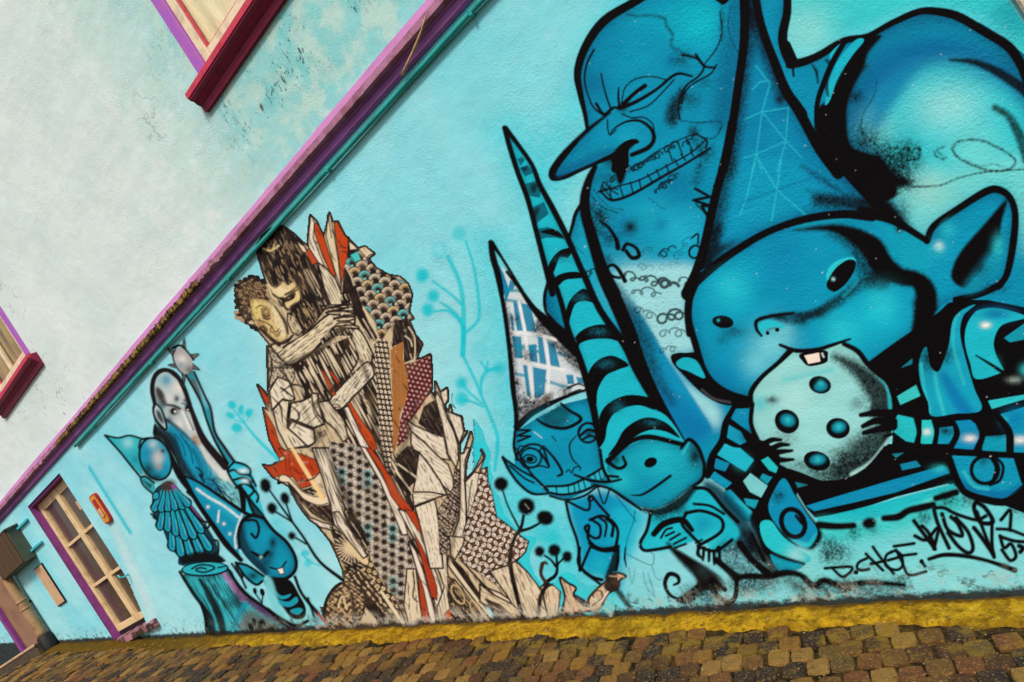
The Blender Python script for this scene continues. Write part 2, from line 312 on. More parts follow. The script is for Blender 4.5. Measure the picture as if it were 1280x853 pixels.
def line(t, w, s, col=BLK, a=1., soft=.8, sm=True, clip=None, grain=0., mark=True, n=4):
    p = pts(t, s); m0 = len(p)
    ws = np.atleast_1d(np.array(w, float))*(.76 if t in (TI, TJ) else 1.)
    wv = np.interp(np.linspace(0, 1, m0), np.linspace(0, 1, len(ws)), ws) if len(ws) > 1 else np.full(m0, ws[0])
    if sm and m0 > 2:
        q = spline(p, False, n); wv = np.interp(np.linspace(0, m0 - 1, len(q)), np.arange(m0), wv); p = q
    mw = wv.max()/2 + soft + 1
    x0 = max(int(p[:, 0].min() - mw), CX0); x1 = min(int(p[:, 0].max() + mw) + 2, CX0 + CW)
    y0 = max(int(p[:, 1].min() - mw), CY0); y1 = min(int(p[:, 1].max() + mw) + 2, CY0 + CH)
    if x1 <= x0 or y1 <= y0: return
    M = np.zeros((y1 - y0, x1 - x0), np.float32)
    for i in range(len(p) - 1):
        a0, b0 = p[i], p[i+1]; r = max(wv[i], wv[i+1])/2 + soft + 1
        xa = max(int(min(a0[0], b0[0]) - r), x0); xb = min(int(max(a0[0], b0[0]) + r) + 2, x1)
        ya = max(int(min(a0[1], b0[1]) - r), y0); yb = min(int(max(a0[1], b0[1]) + r) + 2, y1)
        if xb <= xa or yb <= ya: continue
        X = np.arange(xa, xb)[None, :] + .5 - a0[0]; Y = np.arange(ya, yb)[:, None] + .5 - a0[1]
        d = b0 - a0; L2 = max(d @ d, 1e-9)
        u = np.clip((X*d[0] + Y*d[1])/L2, 0, 1)
        dist = np.hypot(X - u*d[0], Y - u*d[1]); hw = (wv[i] + (wv[i+1] - wv[i])*u)/2
        c = np.clip((hw - dist)/(2*soft) + .5, 0, 1)
        if soft > 1.5: c = c*c*(3 - 2*c)
        np.maximum(M[ya-y0:yb-y0, xa-x0:xb-x0], c, out=M[ya-y0:yb-y0, xa-x0:xb-x0])
    put(x0, y0, M, col, a, clip, grain, mark)
def spot(t, x, y, r, col, a=1., ry=None, clip=None, grain=0., mark=False):
    ry = ry or r; cx, cy = x/t[2] + t[0], y/t[2] + t[1]; R = 2.2
    x0 = max(int(cx - r*R), CX0); x1 = min(int(cx + r*R) + 2, CX0 + CW); y0 = max(int(cy - ry*R), CY0); y1 = min(int(cy + ry*R) + 2, CY0 + CH)
    if x1 <= x0 or y1 <= y0: return
    X = (np.arange(x0, x1)[None, :] + .5 - cx)/r; Y = (np.arange(y0, y1)[:, None] + .5 - cy)/ry
    put(x0, y0, np.exp(-(X*X + Y*Y)*1.1).astype(np.float32), col, a, clip, grain, mark)
def ell(t, x, y, rx, ry, ang=0, n=14, k=1.):
    th = np.linspace(0, 2*math.pi, n, endpoint=False); c, s_ = math.cos(math.radians(ang)), math.sin(math.radians(ang))
    X, Y = rx*np.cos(th), ry*np.sin(th)
    return np.stack([x/t[2] + t[0] + (X*c - Y*s_), y/t[2] + t[1] + (X*s_ + Y*c)], 1)
def disc(t, x, y, rx, ry, ang, col, a=1., soft=0, clip=None, grain=0.): fill(t, ell(t, x, y, rx, ry, ang), col, a, soft, True, clip, grain)
def ring(t, x, y, rx, ry, ang, w, col=BLK, a=1.):
    e = ell(t, x, y, rx, ry, ang); line(t, w, np.vstack([e, e[:1]]), col, a)
def loops(t, x0, y0, x1, y1, n, r, w, col=BLK, a=.9, clip=None):
    k = n*10; u = np.linspace(0, 1, k); th = u*n*2*math.pi
    rr = r*(.7 + .5*np.sin(u*9.1 + x0))
    p = np.stack([(x0 + (x1 - x0)*u)/t[2] + t[0] + rr*np.cos(th), (y0 + (y1 - y0)*u)/t[2] + t[1] + rr*.9*np.sin(th)], 1)
    line(t, w, p, col, a, sm=False, clip=clip)
def hatch(clip, bb, ang, gap, w, col=BLK, a=1., wob=1.2, brk=.25, seed=1, ln=40):
    # broken, wavering carved lines across the box bb, kept inside clip
    r = np.random.default_rng(seed); x0, y0, x1, y1 = bb; cx, cy = (x0 + x1)/2, (y0 + y1)/2
    R = math.hypot(x1 - x0, y1 - y0)/2; c, s_ = math.cos(math.radians(ang)), math.sin(math.radians(ang))
    o = -R
    while o < R:
        u = -R
        while u < R:
            L = ln*(.4 + 1.1*r.random()); uu = np.linspace(u, u + L, 5); oo = o + r.normal(0, wob*.35, 5).cumsum()*.5
            q = np.stack([cx + uu*c - oo*s_, cy + uu*s_ + oo*c], 1)
            if q[:, 0].max() > x0 and q[:, 0].min() < x1 and q[:, 1].max() > y0 and q[:, 1].min() < y1:
                ww = w*(.5 + r.random()); line(T1, [ww*.3, ww, ww*.8, ww*.2], q, col, a, .6, True, clip, mark=False, n=2)
            u += L*(1 + brk*r.random()*2)
        o += gap*(.6 + .8*r.random())
def lattice(bb, v1, v2, o):
    x0, y0, x1, y1 = bb; out = []
    for i in range(-60, 60):
        for j in range(-60, 60):
            x = o[0] + i*v1[0] + j*v2[0]; y = o[1] + i*v1[1] + j*v2[1]
            if x0 < x < x1 and y0 < y < y1: out.append((x, y, i, j))
    return out
# ---------------------------------------------------------------- the blue figures
TEAL = (88, 205, 212); BLU = (14, 152, 192); DEEP = (8, 112, 165); LITE = (44, 184, 208); PALE = (165, 222, 226); WHT = (240, 236, 226)
INKC = (18, 12, 13)
figure('sprayed_background')
for w, s in ((60, "640 170 690 300 720 360 800 500"), (55, "615 310 640 480 640 620"), (70, "690 215 740 120 780 30 850 -40"), (70, "1000 60 1080 40 1200 10 1300 60"),
             (60, "700 620 720 700 760 740"), (50, "640 640 690 680 700 740"), (60, "1040 680 1160 640 1270 640")):
    line(T1, w, s, (72, 204, 220), .55, 26, mark=False, grain=.5)
fill(T1, "985 20 1010 60 1060 45 1150 8 1240 30 1300 90 1300 -60 990 -60", (60, 200, 205), .8, 10, mark=False)
spot(T1, 1010, 40, 34, (150, 225, 220), .7); spot(T1, 1265, 20, 30, (20, 150, 175), .6)
fill(T1, "1020 660 1290 600 1290 690 1000 740", (120, 215, 214), .55, 14, mark=False)

figure('bald_giant')
GI = "825 -60 790 6 755 27 732 58 720 90 722 118 730 140 734 162 700 195 688 220 696 226 745 207 737 224 730 246 717 270 709 302 684 350 681 380 690 400 720 440 760 520 830 590 930 590 1000 500 1180 420 1440 440 1440 300 1330 140 1285 72 1258 50 1228 30 1200 20 1178 13 1150 14 1115 28 1085 43 1055 50 1020 70 995 76 985 60 984 30 988 -60"
fill(T1, GI, BLU, 1, sm=False)
gm = mask(T1, GI, False)
fill(TA, "400 60 700 30 880 60 860 180 760 240 560 200 420 180", (24, 176, 204), .6, 12, clip=gm, mark=False)
spot(TA, 780, 100, 32, (20, 186, 205), .8, clip=gm); spot(TA, 420, 250, 45, (10, 140, 185), .5, clip=gm); spot(TA, 880, 480, 26, (14, 150, 190), .6, clip=gm)
fill(TC, "560 480 800 420 1120 440 1090 760 1060 860 700 860 600 640", (30, 168, 205), .8, 8, clip=gm, mark=False)
spot(TC, 1000, 560, 26, (60, 185, 220), .6, clip=gm, grain=.4); spot(TC, 860, 470, 22, (40, 175, 205), .5, clip=gm)
fill(TF, "680 0 1080 -30 1030 160 1080 380 960 420 1010 540 1180 660 1200 760 1150 770 1040 640 900 430 780 180", (158, 221, 226), .95, 5, clip=gm, mark=False)
fill(TF, "620 60 700 60 830 250 950 450 1100 680 1160 800 1060 860 930 720 800 480 700 300", (22, 152, 200), 1, 1, clip=gm, mark=False)
fill(TF, "800 470 900 560 1090 700 1150 800 1040 850 900 680", (10, 124, 182), .9, 7, clip=gm, mark=False)
fill(TC, "440 600 520 460 640 852 700 1000 600 1000 540 800", (34, 172, 205), 1, 3, clip=gm, mark=False)
spot(TC, 760, 820, 26, (150, 220, 226), .8, clip=gm)
rim(gm, 13, (2, 66, 112), .75); line(TA, [20, 34, 30], "960 -40 940 260 900 600", (4, 84, 130), .6, 14, clip=gm, grain=.4); spot(TA, 250, 420, 22, (4, 96, 146), .6, clip=gm); spot(TA, 470, 300, 30, (22, 170, 205), .6, clip=gm); spot(TA, 430, 690, 14, (40, 180, 208), .5, clip=gm); line(TC, [8, 12, 6], "430 260 560 190 680 150", (6, 104, 150), .6, 5, clip=gm); spot(TC, 1000, 330, 26, (6, 110, 160), .5, clip=gm, grain=.5); spot(TC, 700, 560, 26, (4, 96, 146), .55, clip=gm, grain=.5)
# head lines
line(TA, [9, 11, 12, 11, 10, 8, 6, 5], "600 -70 440 18 300 106 210 230 168 360 182 470 205 570 218 650")
line(TA, [3, 6, 7, 8], "330 565 215 655 100 768 42 852", soft=1.4); line(TC, [6, 9, 10, 8, 6, 5, 5, 8], "480 110 390 215 362 268 372 292 430 284 500 252 580 216 690 170")
line(TC, [5, 3], "395 275 480 235 560 205", DEEP, .5, 4)
fill(TA, "345 800 360 750 400 710 450 694 478 712 450 726 425 750 425 810 410 860 340 860"); fill(TC, "700 130 790 96 770 128 735 170 735 250 715 315 690 320 665 230 650 190", soft=1)
spot(TC, 690, 210, 10, BLK, .8); spot(TC, 640, 210, 7, BLK, .5)
line(TA, [1.5, 2.5, 3.5, 5, 6, 6], "330 675 350 645 410 610 480 605 535 645 550 695 520 740 440 775"); line(TA, 2, "318 600 320 650 332 675 360 650"); line(TA, 2, "390 570 440 590 500 588 545 625 552 690")
line(TA, [6, 5, 4, 4, 3], "375 540 450 515 560 450 660 372 740 382"); line(TA, [6, 5, 6], "400 520 450 470 505 430"); line(TA, 1.8, "388 520 405 440 460 395 540 384 610 400", grain=.6)
line(TA, 2, "430 560 520 530 590 465 650 400"); line(TA, [2, 3], "286 370 300 440 325 520 340 550"); line(TA, [2, 3, 3.5], "374 440 372 490 380 545")
line(TA, [3, 2.5, 2, 3], "250 250 215 320 203 400 222 480 250 540 300 578"); line(TA, [4, 4, 3], "262 520 300 572 345 540 380 545"); spot(TA, 395, 540, 6, BLK, .9)
line(TA, [3, 2.5], "690 275 760 292 800 335 770 385 715 425 685 480 672 545 680 595"); line(TA, 2.2, "862 325 830 372 745 420 700 470 690 520"); line(TA, 1.8, "880 60 890 160 865 240 800 325", grain=.6)
line(TA, [4, 3], "760 275 800 330 855 340"); line(TA, [3, 4, 3], "416 72 470 82 530 78 600 92 615 130 645 180 632 225 680 258 740 285", BLK, .55, 2.5, grain=.7)
line(TA, [10, 16, 14], "690 470 650 540 640 600", BLK, .8, 6, grain=.6); spot(TA, 740, 500, 11, BLK, .55, grain=.7); spot(TA, 800, 410, 9, BLK, .35, grain=.8)
line(TA, 2, "690 605 770 615 875 608 885 640 850 690 790 690", BLK, .7, 1.2, grain=.9); spot(TA, 750, 660, 7, BLK, .8, grain=.6); spot(TA, 820, 760, 10, BLK, .55, grain=.9); spot(TA, 640, 300, 9, DEEP, .6)
line(TA, [2, 6], "880 0 890 60 888 200", BLK, .45, 3, grain=.8); fill(TA, "850 -10 930 -10 900 25 880 18"); line(TA, 1.5, "940 30 920 120 940 210 970 260", BLK, .5, grain=.9)
line(TA, [10, 18, 14], "700 440 660 520 640 600", BLK, .55, 8, grain=.8); line(TC, [8, 14, 10], "1060 60 1110 180 1080 300", BLK, .5, 8, grain=1); spot(TC, 640, 300, 12, BLK, .45, grain=.9); spot(TA, 690, 300, 12, BLK, .45, grain=.9); spot(TC, 590, 480, 14, BLK, .5, grain=.9)
loops(TC, 760, 250, 900, 170, 8, 3.4, 2.2); loops(TC, 690, 270, 740, 240, 3, 3.4, 2); loops(TC, 1010, 130, 1080, 80, 3, 3, 2); loops(TC, 870, 360, 960, 300, 4, 3.6, 2.4)
# grin
line(TC, [3, 4, 4, 3.5, 3], "610 365 660 402 760 372 900 292 1040 212 1150 142"); line(TC, 2.2, "600 362 690 332 800 300 950 222 1050 168 1130 100"); line(TC, 1.6, "790 225 900 150 1020 90 1090 68")
line(TC, 2.5, "1100 80 1135 105 1130 140"); line(TC, 2, "600 360 622 310 655 350 690 372"); line(TC, 2, "590 360 630 345 690 345"); line(TC, 2, "610 330 660 395"); line(TC, 2, "650 330 655 400")
for q in ("700 330 716 386", "752 312 766 368", "796 300 806 346", "838 272 862 312", "882 250 902 292", "930 222 944 262", "972 196 990 228", "1004 172 1028 202", "1052 150 1066 182", "940 140 962 205", "990 112 1012 175", "1032 92 1062 152"): line(TC, 2, q)
loops(TC, 740, 260, 860, 190, 5, 3, 1.4); loops(TC, 930, 150, 980, 120, 3, 3.5, 2.4); loops(TC, 900, 330, 990, 270, 4, 3.2, 1.8); loops(TC, 840, 390, 920, 450, 4, 2, 1, a=.6)
loops(TC, 650, 310, 670, 280, 2, 3, 2)
spot(TC, 752, 536, 8, BLK, .95); spot(TC, 905, 525, 9, DEEP, .5, grain=.6)
line(TC, 1.4, "560 380 600 430 690 465", BLK, .8, grain=.9); line(TC, 1.4, "570 350 640 430 720 450", BLK, .6, grain=.9)
# chin, arm
line(TC, [7, 10, 13, 14, 15, 16, 18, 20], "575 235 545 300 525 385 528 470 550 550 588 680 625 790 665 870", soft=1.2)
for x, y, r in ((560, 440, 9), (600, 480, 10), (600, 545, 10), (640, 600, 8), (640, 700, 7)): spot(TC, x, y, r, BLK, .6, grain=.7, clip=gm)
line(TF, [17, 19, 19, 17, 13, 8, 5], "610 -10 680 150 740 290 790 430 850 560 920 680 1010 830", soft=1); line(TF, [10, 22, 26, 18, 6], "660 60 740 200 810 340 860 480 960 650", BLK, .65, 9, grain=.6, clip=gm)
line(TC, [5, 5, 4], "522 400 480 465 462 530 442 600"); line(TF, [4, 5, 4, 5], "350 20 325 110 326 180 350 225 440 320")
line(TC, [3, 5, 7], "600 505 645 540 682 600 690 640"); line(TC, [5, 4, 6, 5], "715 650 735 620 780 640 795 680 760 690 730 655", soft=.8); line(TC, [4, 4, 6], "700 790 660 780 636 745 660 725 690 745 725 805")
line(TC, 4, "1078 345 1150 385 1068 402 1160 432 1110 430 1145 495", sm=False); line(TC, [2, 3], "1080 420 1130 470 1140 498"); line(TC, 2.5, "1170 330 1180 370")
loops(TC, 890, 680, 960, 640, 3, 5, 2); loops(TC, 800, 670, 860, 640, 3, 4, 1.2, a=.5); loops(TC, 980, 690, 1040, 600, 4, 4, 1.2, a=.5); ring(TC, 1075, 660, 7, 8, 30, 3); line(TC, 2.5, "1060 590 1090 570 1090 620")
loops(TC, 790, 730, 850, 740, 3, 4, 1.2, a=.6); loops(TC, 900, 735, 1000, 720, 4, 4, 1, a=.4); loops(TC, 540, 770, 570, 760, 2, 4, 2); line(TC, 1.4, "450 610 520 670", BLK, .6)
loops(TF, 720, 10, 780, 40, 2, 6, 2.2); loops(TF, 800, 20, 890, 60, 3, 6, 2.4); loops(TF, 890, 40, 970, 70, 3, 6, 4); loops(TF, 990, 40, 1050, 60, 2, 6, 1.8)
loops(TF, 750, 90, 900, 110, 3, 6, 2, a=.8); loops(TF, 780, 180, 870, 220, 3, 5, 1.8, a=.7); loops(TF, 900, 230, 1010, 210, 4, 7, 3); loops(TF, 900, 300, 1020, 300, 3, 6, 1.8, a=.7); loops(TF, 900, 390, 980, 380, 3, 4, 1.6, a=.7)
for k in range(60): spot(TF, RNG.uniform(740, 1000), RNG.uniform(60, 420), RNG.uniform(.5, 1.1), BLK, .5, clip=gm)
for x, y in ((610, 300), (640, 420), (700, 520), (500, 460)): loops(TF, x+120, y-120, x + 170, y-60, 2, 3, 1, a=.35)
# shoulder hump
HM = "500 190 620 125 760 75 870 75 960 100 1080 165 1190 250 1280 420 1500 900 1280 1000 700 1000 420 740 395 560 450 330"
hm = mask(TB, HM)
fill(TB, HM, (18, 150, 190), 1, clip=gm)
fill(TB, "520 300 700 200 900 190 1100 270 1280 420 1280 520 1080 360 900 320 760 350 620 430 520 600 440 640 410 560", (6, 112, 168), .95, 9, clip=hm, mark=False)
fill(TB, "540 560 640 440 780 360 940 340 1120 420 1300 560 1500 1000 1000 1200 600 900", (70, 200, 212), .95, 12, clip=hm, mark=False)
rim(hm, 16, (2, 62, 110), .8); spot(TB, 900, 540, 46, (142, 222, 222), .95, ry=34, clip=hm); spot(TB, 1040, 760, 40, (110, 216, 214), .8, clip=hm); spot(TB, 560, 640, 24, (110, 210, 214), .8, clip=hm)
fill(TB, "540 480 640 360 760 300 700 420 620 540 560 640 500 640", (12, 132, 186), .8, 6, clip=hm, mark=False)
fill(TE, "560 100 900 60 1300 0 1300 500 1200 140 1100 140 960 230 830 330 790 390 700 330 640 200", (110, 214, 212), .95, 9, clip=gm, mark=False)
spot(TE, 800, 140, 26, (150, 216, 208), .8, clip=gm)
line(TB, [10, 11, 12, 11, 12, 10, 9, 7, 8, 9, 11, 12, 12, 13, 13, 14], "95 -60 96 60 72 190 96 290 135 318 240 286 380 205 500 180 620 116 760 58 870 62 960 88 1080 158 1200 232 1262 320 1310 430")
fill(TB, "70 190 110 210 150 300 130 350 90 340", sm=False)
fill(TB, "480 185 570 178 505 262 470 360 420 460 396 580 420 730 560 790 640 900 620 1000 400 1000 330 860 246 730 236 560 290 500 350 390 420 260", BLK, 1, 1, grain=.2)
for x, y, r in ((470, 330, 9), (560, 780, 24), (660, 830, 24), (480, 700, 17), (600, 900, 26), (700, 760, 14), (440, 480, 9)): spot(TB, x, y, r, BLK, .75, grain=.9, clip=gm)
fill(TB, "440 200 480 205 420 280 350 390 310 500 285 520 310 400 360 290", LITE, 1); fill(TB, "310 270 372 212 352 262 322 300", LITE, 1)
line(TB, [7, 8, 7, 6], "388 200 330 300 285 400 246 520 244 640"); line(TB, [2, 4, 2], "222 325 242 360 250 415", soft=1.5); line(TB, 3, "125 350 128 380"); line(TB, [3, 8, 3], "290 300 312 330 290 400 300 480", BLK, .8)
line(TB, [3, 8, 12, 14, 15], "910 300 1030 312 1150 362 1280 450 1340 520", BLK, .95, 3, grain=.5); line(TB, [8, 10, 13, 14], "1135 538 1205 585 1262 690 1300 800", BLK, .85, 3.5, grain=.5)
line(TB, 3, "920 742 955 708 1050 700 1150 738 1235 800 1200 850 1090 850 960 795 918 745", BLK, .75, 2, grain=.9); line(TB, 3, "830 760 850 790 890 792 845 755 880 735", BLK, .6, 2, grain=.9)
line(TB, 2, "470 600 465 650 500 690 560 740", BLK, .7, 1.2, grain=.9); line(TB, 1.5, "545 400 530 480 480 560 465 620", BLK, .5, 1, grain=.9); line(TB, 4, "760 740 750 790 700 805", BLK, .8, 2, grain=.9); line(TB, 3, "560 740 700 745 760 742", BLK, .5, 3, grain=.9)
fill(TE, "260 -20 560 -20 600 40 720 100 700 140 600 140 560 160 640 230 700 310 720 350 600 300 480 230 380 130", BLK, 1, 3, grain=.5)
spot(TE, 660, 110, 14, BLK, .8, ry=7, grain=.8); spot(TE, 620, 40, 16, BLK, .5, grain=1); spot(TE, 680, 260, 10, BLK, .5, grain=1)
line(TE, [3, 2, 2, 2], "720 135 860 128 950 92 1090 60 1280 48", BLK, .75, 1.3, grain=.9); line(TE, 2, "980 0 1060 30 1130 20 1200 50", BLK, .4, 2, grain=.9)

figure('cookie_gnome')
HT = "926 -60 926 0 931 30 929 60 921 110 915 160 903 215 893 262 880 310 872 345 905 325 960 290 1010 272 1060 268 1098 268 1072 240 1040 205 1012 165 990 130 970 90 950 30 944 -60"
fill(T1, HT, (12, 140, 186), 1, sm=False); tm = mask(T1, HT, False)
fill(TD, "300 0 620 0 760 200 640 260 440 330 300 400 260 300", (22, 162, 204), .8, 8, clip=tm, mark=False); spot(TA, 1060, 250, 18, (14, 128, 172), .7, clip=tm); spot(TA, 1180, 700, 26, (20, 150, 198), .6, clip=tm)
rim(tm, 12, (2, 50, 88), .85); spot(TA, 1040, 80, 26, (2, 56, 90), .7, clip=tm, ry=40); spot(TD, 470, 200, 30, (30, 172, 210), .6, clip=tm); GL = (70, 192, 216)
for q in ("1090 560 1210 705 1062 772 1090 560 1222 540 1210 705 1290 790", "1000 790 1062 772 1090 860", "1062 772 1040 860", "1210 705 1165 860", "1130 420 1090 560 1000 600", "1040 450 1080 410 1130 405", "1060 330 1130 420"): line(TA, 1.8, q, GL, .6, sm=False, clip=tm)
for q in ("415 10 370 195 340 275", "435 0 525 150 665 272", "545 0 525 150 498 305"): line(TD, 2, q, GL, .7, sm=False, clip=tm)
line(TD, 2, "360 210 525 150 700 90", DEEP, .6, 2, clip=tm); line(TD, 2, "270 300 420 240", GL, .3, 1.5, clip=tm)
line(TA, [12, 26, 24, 20, 20], "1000 -60 1000 120 985 330 960 560 925 852", BLK, .7, 9, grain=.7, clip=tm); line(TD, [20, 24, 26, 20], "270 0 240 160 205 320 150 520", BLK, .65, 9, grain=.7, clip=tm)
line(TA, [13, 12, 11, 11, 12], "1000 -70 1004 100 996 250 968 450 938 650 895 852"); line(TC, [12, 11, 11, 12, 14, 18], "1262 20 1225 200 1172 400 1125 620 1085 760 1040 870"); fill(TD, "200 330 260 330 240 420 330 400 240 480 130 600 120 560 170 460", BLK, .9, 3, grain=.4)
line(TA, [10, 11, 12, 14], "1050 -60 1085 120 1148 300 1212 455 1290 570"); line(TA, [6, 12, 14], "1040 60 1100 240 1180 470", BLK, .6, 6, grain=.6, clip=tm); fill(TA, "1000 -40 1075 -40 1070 100 1040 160 1010 100", BLK, .7, 4, grain=.5)
line(TB, [9, 11, 14, 13, 14], "-20 190 40 320 85 455 140 530 200 640 260 750 350 870"); spot(TB, 60, 500, 7, BLK, .9)
line(TE, [4, 8, 4], "170 30 260 90 380 170", BLK, .55, 4, grain=.8); line(TE, [22, 16], "560 245 400 212 250 200", BLK, .9, 7, grain=.7); line(TE, [3, 6, 3], "200 150 300 200 420 220", BLK, .4, 4, grain=.8)
FC = "875 340 862 365 860 390 863 405 876 445 890 472 915 490 942 497 990 520 1060 480 1092 455 1120 435 1150 410 1180 380 1200 372 1235 368 1258 345 1266 300 1268 262 1258 242 1240 238 1205 255 1175 278 1158 302 1130 282 1100 270 1060 268 1010 272 960 290 905 325"
fill(T1, FC, (18, 160, 200), 1); fm = mask(T1, FC)
rim(fm, 12, (2, 74, 122), .7); spot(TD, 300, 640, 34, (30, 182, 210), .8, clip=fm); spot(TD, 560, 480, 26, (6, 122, 172), .5, clip=fm); spot(TD, 560, 560, 34, (16, 148, 196), .7, clip=fm); spot(TD, 1040, 760, 34, (28, 182, 208), .8, clip=fm); spot(TG, 900, 120, 34, (30, 182, 206), .7, clip=fm)
spot(TG, 500, 210, 26, (120, 212, 222), .8, clip=fm, grain=.3); spot(TG, 420, 300, 18, (110, 205, 216), .7, clip=fm); spot(TG, 560, 140, 12, (120, 205, 212), .6, clip=fm); spot(TG, 250, 380, 22, (10, 128, 184), .7, clip=fm)
fill(TD, "620 340 860 300 1010 320 1120 420 1160 540 1280 580 1280 400 1090 330 900 290 700 310", (26, 170, 200), .9, 2, clip=fm, mark=False)
spot(TE, 640, 440, 22, (24, 168, 198), .7, clip=fm)
line(TE, [2, 8, 17, 29, 33, 27, 20, 23, 28, 30, 22], "130 352 300 340 420 372 520 440 575 530 660 582 740 600 785 650 790 730 760 850", BLK, 1, 3.5, grain=.5)
line(TE, [4, 16, 28, 30], "300 370 420 420 490 520 560 590", BLK, .75, 9, grain=.7); line(TE, [20, 15, 8], "560 590 460 620 380 690", BLK, .75, 8, grain=.7); line(TH, [18, 14], "760 -10 770 110", BLK, .85, 6, grain=.6)
line(TD, [3, 6, 9, 10, 8], "440 795 560 775 700 770 800 715 900 650", BLK, .85, 4, grain=.5); spot(TD, 650, 800, 8, BLK, .7, grain=.5); spot(TD, 740, 765, 10, BLK, .7, ry=7, grain=.5); spot(TD, 560, 790, 9, BLK, .6, ry=5, grain=.5)
line(TG, [4, 8, 10, 4], "500 60 610 85 720 50 850 0", BLK, .75, 5, grain=.5)
fill(TD, "770 590 785 540 830 502 900 485 920 510 880 500 830 545 790 600", (70, 200, 214)); fill(TD, "776 640 775 612 815 545 870 503 908 500 920 520 905 570 865 625 820 658 795 655")
spot(TD, 806, 596, 2.2, (150, 220, 225), 1); line(TD, [2, 5], "930 600 900 640 860 680", LITE, .5, 3)
disc(TD, 255, 810, 13.5, 8, 8, BLK); spot(TD, 232, 802, 1.8, TEAL, .9); spot(TG, 310, 140, 13, BLK, .55, ry=8, grain=.7); spot(TG, 250, 180, 9, BLK, .35, grain=.7)
fill(TG, "430 130 440 95 490 80 540 95 570 125 520 115 470 125 450 160", (60, 195, 212)); line(TG, [3, 5, 5, 4, 3], "448 160 425 130 420 92 450 72 530 55 610 45"); disc(TG, 478, 146, 2.4, 2.6, 0, BLK); disc(TG, 526, 130, 3, 2.6, 0, BLK)
line(TG, 1, "470 135 500 122 540 120", BLK, .7)
line(TE, [9, 9, 9, 10, 10, 9, 9, 10, 9, 8], "795 405 830 330 950 245 1090 158 1155 150 1210 190 1236 275 1225 420 1195 570 1150 635", soft=.9); line(TE, [9, 8, 9], "1160 625 1060 672 940 700")
fill(TE, "1195 195 1170 310 1150 420 1060 560 1000 630 970 640 925 610 915 560 960 460 1080 320", BLK, 1, 1); fill(TE, "1165 350 1160 500 1090 620 1000 662 985 640 1040 560 1120 450", (24, 150, 180), .85, 4, grain=.3); spot(TE, 1060, 540, 9, BLK, .6, grain=.8); spot(TE, 1150, 430, 7, TEAL, .6, ry=12)
spot(TE, 855, 432, 5, WHT, .95); spot(TE, 850, 440, 10, (90, 205, 216), .6); spot(TE, 1140, 640, 14, BLK, .7, ry=7, grain=1)
line(TD, [11, 11, 10, 9, 10, 11, 12], "120 612 225 520 340 440 480 360 660 298 850 272 1000 285"); line(TE, [14, 13, 9, 8], "470 262 600 290 700 345 795 405"); spot(TE, 655, 345, 5, BLK, 1)
line(TD, [11, 10, 9, 9], "135 580 95 670 78 760 88 870"); line(TG, [9, 9, 9, 9, 9, 8, 7], "85 -10 84 80 118 205 158 330 215 405 305 455 420 482"); line(TH, [9, 11, 10, 8], "940 0 800 105 650 205 500 310")
for x, y, r, t_, a_ in ((1050, 720, 20, TD, .55), (300, 640, 20, TD, .45), (840, 150, 22, TG, .5), (900, 350, 11, TE, .5)): spot(t_, x, y, r, (76, 208, 222), a_, clip=fm*(1 - .0))
# left ear of the gnome
fill(TG, "-6 262 20 246 70 244 135 250 165 345 240 425 400 468 410 500 330 512 230 496 140 440 50 350 5 300"); fill(TG, "22 292 62 268 118 282 150 330 162 372 80 336 35 318", (40, 178, 200)); line(TG, 2, "150 430 210 475 290 492", (90, 90, 95), .7, 1.5)
# striped sleeve at the left hand
fill(TG, "300 512 400 505 400 590 432 690 520 760 600 852 640 900 560 1080 470 1090 330 1060 250 900 180 852 205 745 262 650 285 570", BLK, 1)
for q, c in (("318 525 388 522 384 590 402 652 295 572", (20, 150, 195)), ("285 605 345 640 372 690 340 705 275 668", (36, 165, 205)), ("262 698 330 728 405 775 362 836 226 752", (60, 190, 215)), ("225 780 288 796 262 836 212 822", (20, 145, 195)),
             ("450 780 480 765 530 820 520 845 490 830", (60, 195, 205))): fill(TG, q, c, 1, sm=False)
spot(TG, 350, 790, 8, TEAL, .7); spot(TG, 380, 660, 9, BLK, .8)
for q, c in (("300 52 368 78 346 118 292 94", (20, 145, 190)), ("322 -4 420 0 490 62 448 118 372 70 310 36", (50, 185, 210)), ("292 118 380 176 346 205 268 152", (24, 160, 200)), ("436 166 472 126 558 190 526 248 470 220", (120, 205, 208)),
             ("522 82 565 45 612 92 600 130 560 114", (60, 190, 205)), ("532 128 582 146 556 182 520 152", (30, 160, 190)), ("440 252 512 262 496 305 452 284", (40, 170, 195)), ("335 222 372 208 482 322 474 372 430 362 342 272", (30, 168, 205))): fill(TK, q, c, 1, sm=False)
line(TK, [2, 4], "250 180 310 210 330 250", (60, 180, 200), .5); line(TK, 3, "400 260 480 330 476 360", TEAL, .6, 2)
line(TG, [6, 8, 9, 9, 8], "312 512 268 595 250 685 200 765 178 860")
